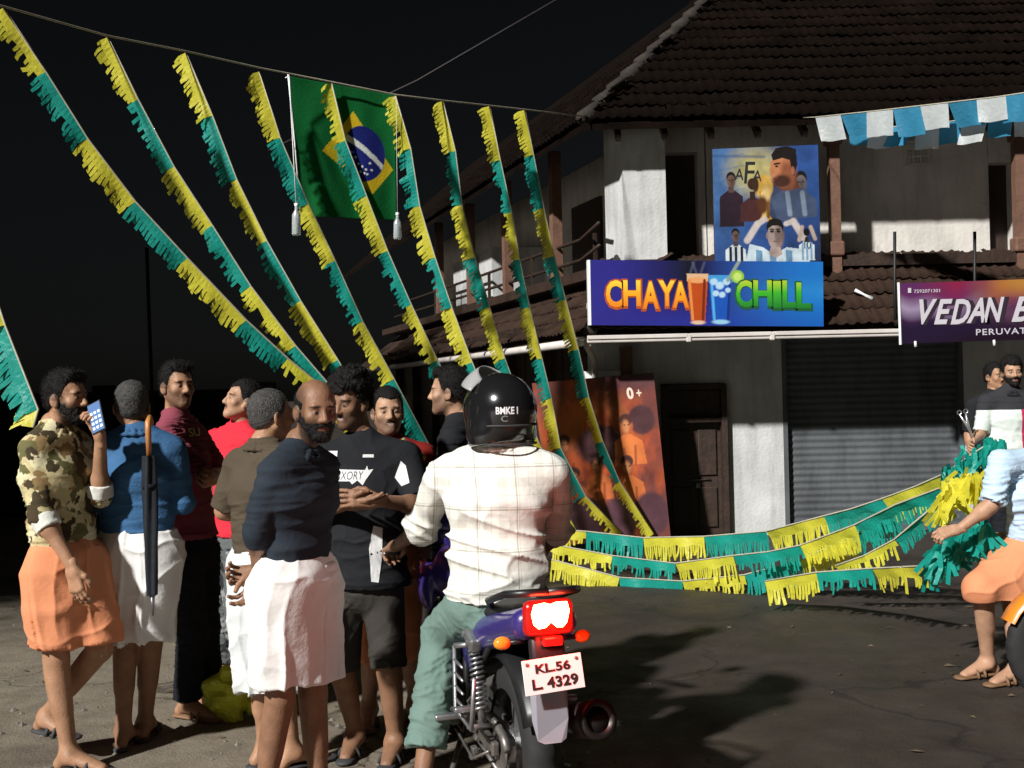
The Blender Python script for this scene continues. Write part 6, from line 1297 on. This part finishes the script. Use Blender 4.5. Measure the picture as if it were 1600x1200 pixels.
# yellow piece behind the black jersey
streamer('loose end of yellow streamer drooping behind the shoulder of the black jersey', [(at(630, 684, 5.45), 0), (at(645, 704, 5.45), None), (at(666, 714, 5.45), None)], None, .05, .03, G2, 0, .6, 0)
# ---- flag
YF = 9.13; tl, tr, bl, br = at(452, 119, YF), at(619, 149, YF + .38), at(470, 338, YF + .1), at(618, 343, YF + .4)
flg = thing('flag', tl, 'hanging green flag with a yellow diamond and a starry blue disc, hung from the rope', 'flag')
nu, nv = 130, 170; uu, vv = np.meshgrid(np.linspace(0, 1, nu), np.linspace(0, 1, nv)); u, v = uu[..., None], vv[..., None]
Pf = (np.array(bl) * (1 - u) + np.array(br) * u) * (1 - v) + (np.array(tl) * (1 - u) + np.array(tr) * u) * v
wv = .018 * np.sin(uu * 15 + 1.5 * vv) * (1.15 - vv) + .012 * fbm(np.stack([uu * 5, vv * 3, uu * 0], -1), 2); Pf[..., 1] += wv; Pf[..., 0] += .3 * wv
c = Canvas(nu, nv, (14, 92, 44)); dia = [(.27, .49), (.58, .82), (.965, .40), (.76, .19)]
c.poly(dia, (196, 168, 30)); c.ell(.67, .50, .215, .215, (26, 34, 104), rot=0, soft=.03)
ell_m = np.clip((1 - np.hypot((uu - .67) / .215, (vv - .50) / .215)) * 30, 0, 1); bd = np.abs((vv - .545) + .55 * (uu - .67) + .9 * (uu - .67) ** 2 - .0)
c.mix((bd < .026) * ell_m, (200, 205, 200))
for sx, sy in ((.59, .47), (.62, .42), (.66, .40), (.70, .38), (.74, .43), (.71, .345), (.68, .35), (.755, .38), (.64, .36), (.73, .51)): c.ell(sx, sy, .012, .009, (215, 220, 215), soft=.3)
i = np.arange(nu * nv).reshape(nv, nu); Q = np.stack([i[:-1, :-1], i[:-1, 1:], i[1:, 1:], i[1:, :-1]], -1).reshape(-1, 4)
m_flag = mat('flag cloth', rough=.9, attr=True, var=.2, vscale=4, bump=.15, bscale=60, spec=.1); mesh_obj('cloth', Pf.reshape(-1, 3), Q, m_flag, flg, True, cols=c.a.reshape(-1, 3)).modifiers.new('thickness', 'SOLIDIFY').thickness = .002
MB().tube([tl + V((-.01, 0, .02)), tl.lerp(bl, .5), bl], .007, 5).build('hem_cord', m_white, flg, True)
xd = (br - bl).normalized()
# ---- hanging bottle and bulb
for k, (x0, y0, x1, y1, y2, Yd, lab) in enumerate(((452, 122, 463, 322, 368, 8.5, 'clear bottle hanging on a white cord beside the left edge of the flag'), (619, 155, 621, 336, 374, 9.4, 'clear bottle hanging on a thin cord at the right edge of the flag'))):
    a, b, e = at(x0, y0, Yd), at(x1, y1, Yd), at(x1, y2, Yd); t = thing('hanging_bottle', a, lab, 'bottle'); MB().tube([a + V((-.03, 0, .0)), a + V((0, 0, .02)), a, a.lerp(b, .5), b], .005 if k == 0 else .002, 5).build('cord', m_white, t, True)
    L = (b - e).length; MB().lathe(b, (e - b), [(0, .0), (0, .012), (L * .14, .013), (L * .30, .032), (L * .95, .034), (L, .028), (L, 0)], 16).build('bottle', mat('clear plastic', (.75, .82, .85), .12, trans=.6, var=.05, spec=.7), t, True); MB().lathe(b, (b - e), [(0, .015), (.02, .015), (.02, 0)], 12).build('cap', m_white, t, True)
# ---- white and sky blue bunting at the upper right
def bunting(label, pts, Ya, Yb, w_, h_, start):
    P = [at(x, y, Ya + (Yb - Ya) * (x - pts[0][0]) / (pts[-1][0] - pts[0][0])) for x, y in pts]; r = thing('bunting', P[0], label, 'bunting', 'bunting above the shop front'); MB().tube(P, .006, 5).build('string', m_rope, r, True)
    Q = polyline(P, w_ / 6); n = len(Q); k = start
    for i0 in range(0, n - 6, 6):
        mb = MB(); ph = random.uniform(0, 6); hh = h_ * random.uniform(.85, 1.1); sw = random.gauss(0, .16); tear = random.random() < .04; cur = random.uniform(-.5, .5)
        for a in range(7):
            for b in range(6):
                q = Q[i0 + a] + V((sw * b / 5 * hh, .03 * math.sin(a * 1.1 + ph) * b / 5 + .3 * cur * hh * (b / 5) ** 2, -hh * b / 5)); mb.v.append(tuple(q))
        for a in range(6):
            for b in range(5):
                if tear and (a in (1, 4)) and b > 0: continue
                mb.f.append((a * 6 + b, (a + 1) * 6 + b, (a + 1) * 6 + b + 1, a * 6 + b + 1))
        mb.build('white_flag' if k % 2 == 0 else 'sky_blue_flag', m_fw if k % 2 == 0 else m_fs, r, True); k += 1
bunting('upper string of white and sky blue square flags stretched from the eave', [(1274, 183), (1370, 173), (1465, 162), (1560, 151), (1700, 130)], 11.2, 9.2, .27, .25, 0)
bunting('lower string of white and sky blue square flags sagging below the upper string', [(1325, 197), (1395, 198), (1470, 192), (1545, 180), (1700, 168)], 11.3, 9.3, .25, .22, 1)
a, b = at(1274, 183, 11.2), at(1255, 184, 11.85); tag(MB().tube([a, b], .005, 5).build('tie_string', m_rope, smooth=True), 'thin string tying the bunting to the tiled eave', 'string')
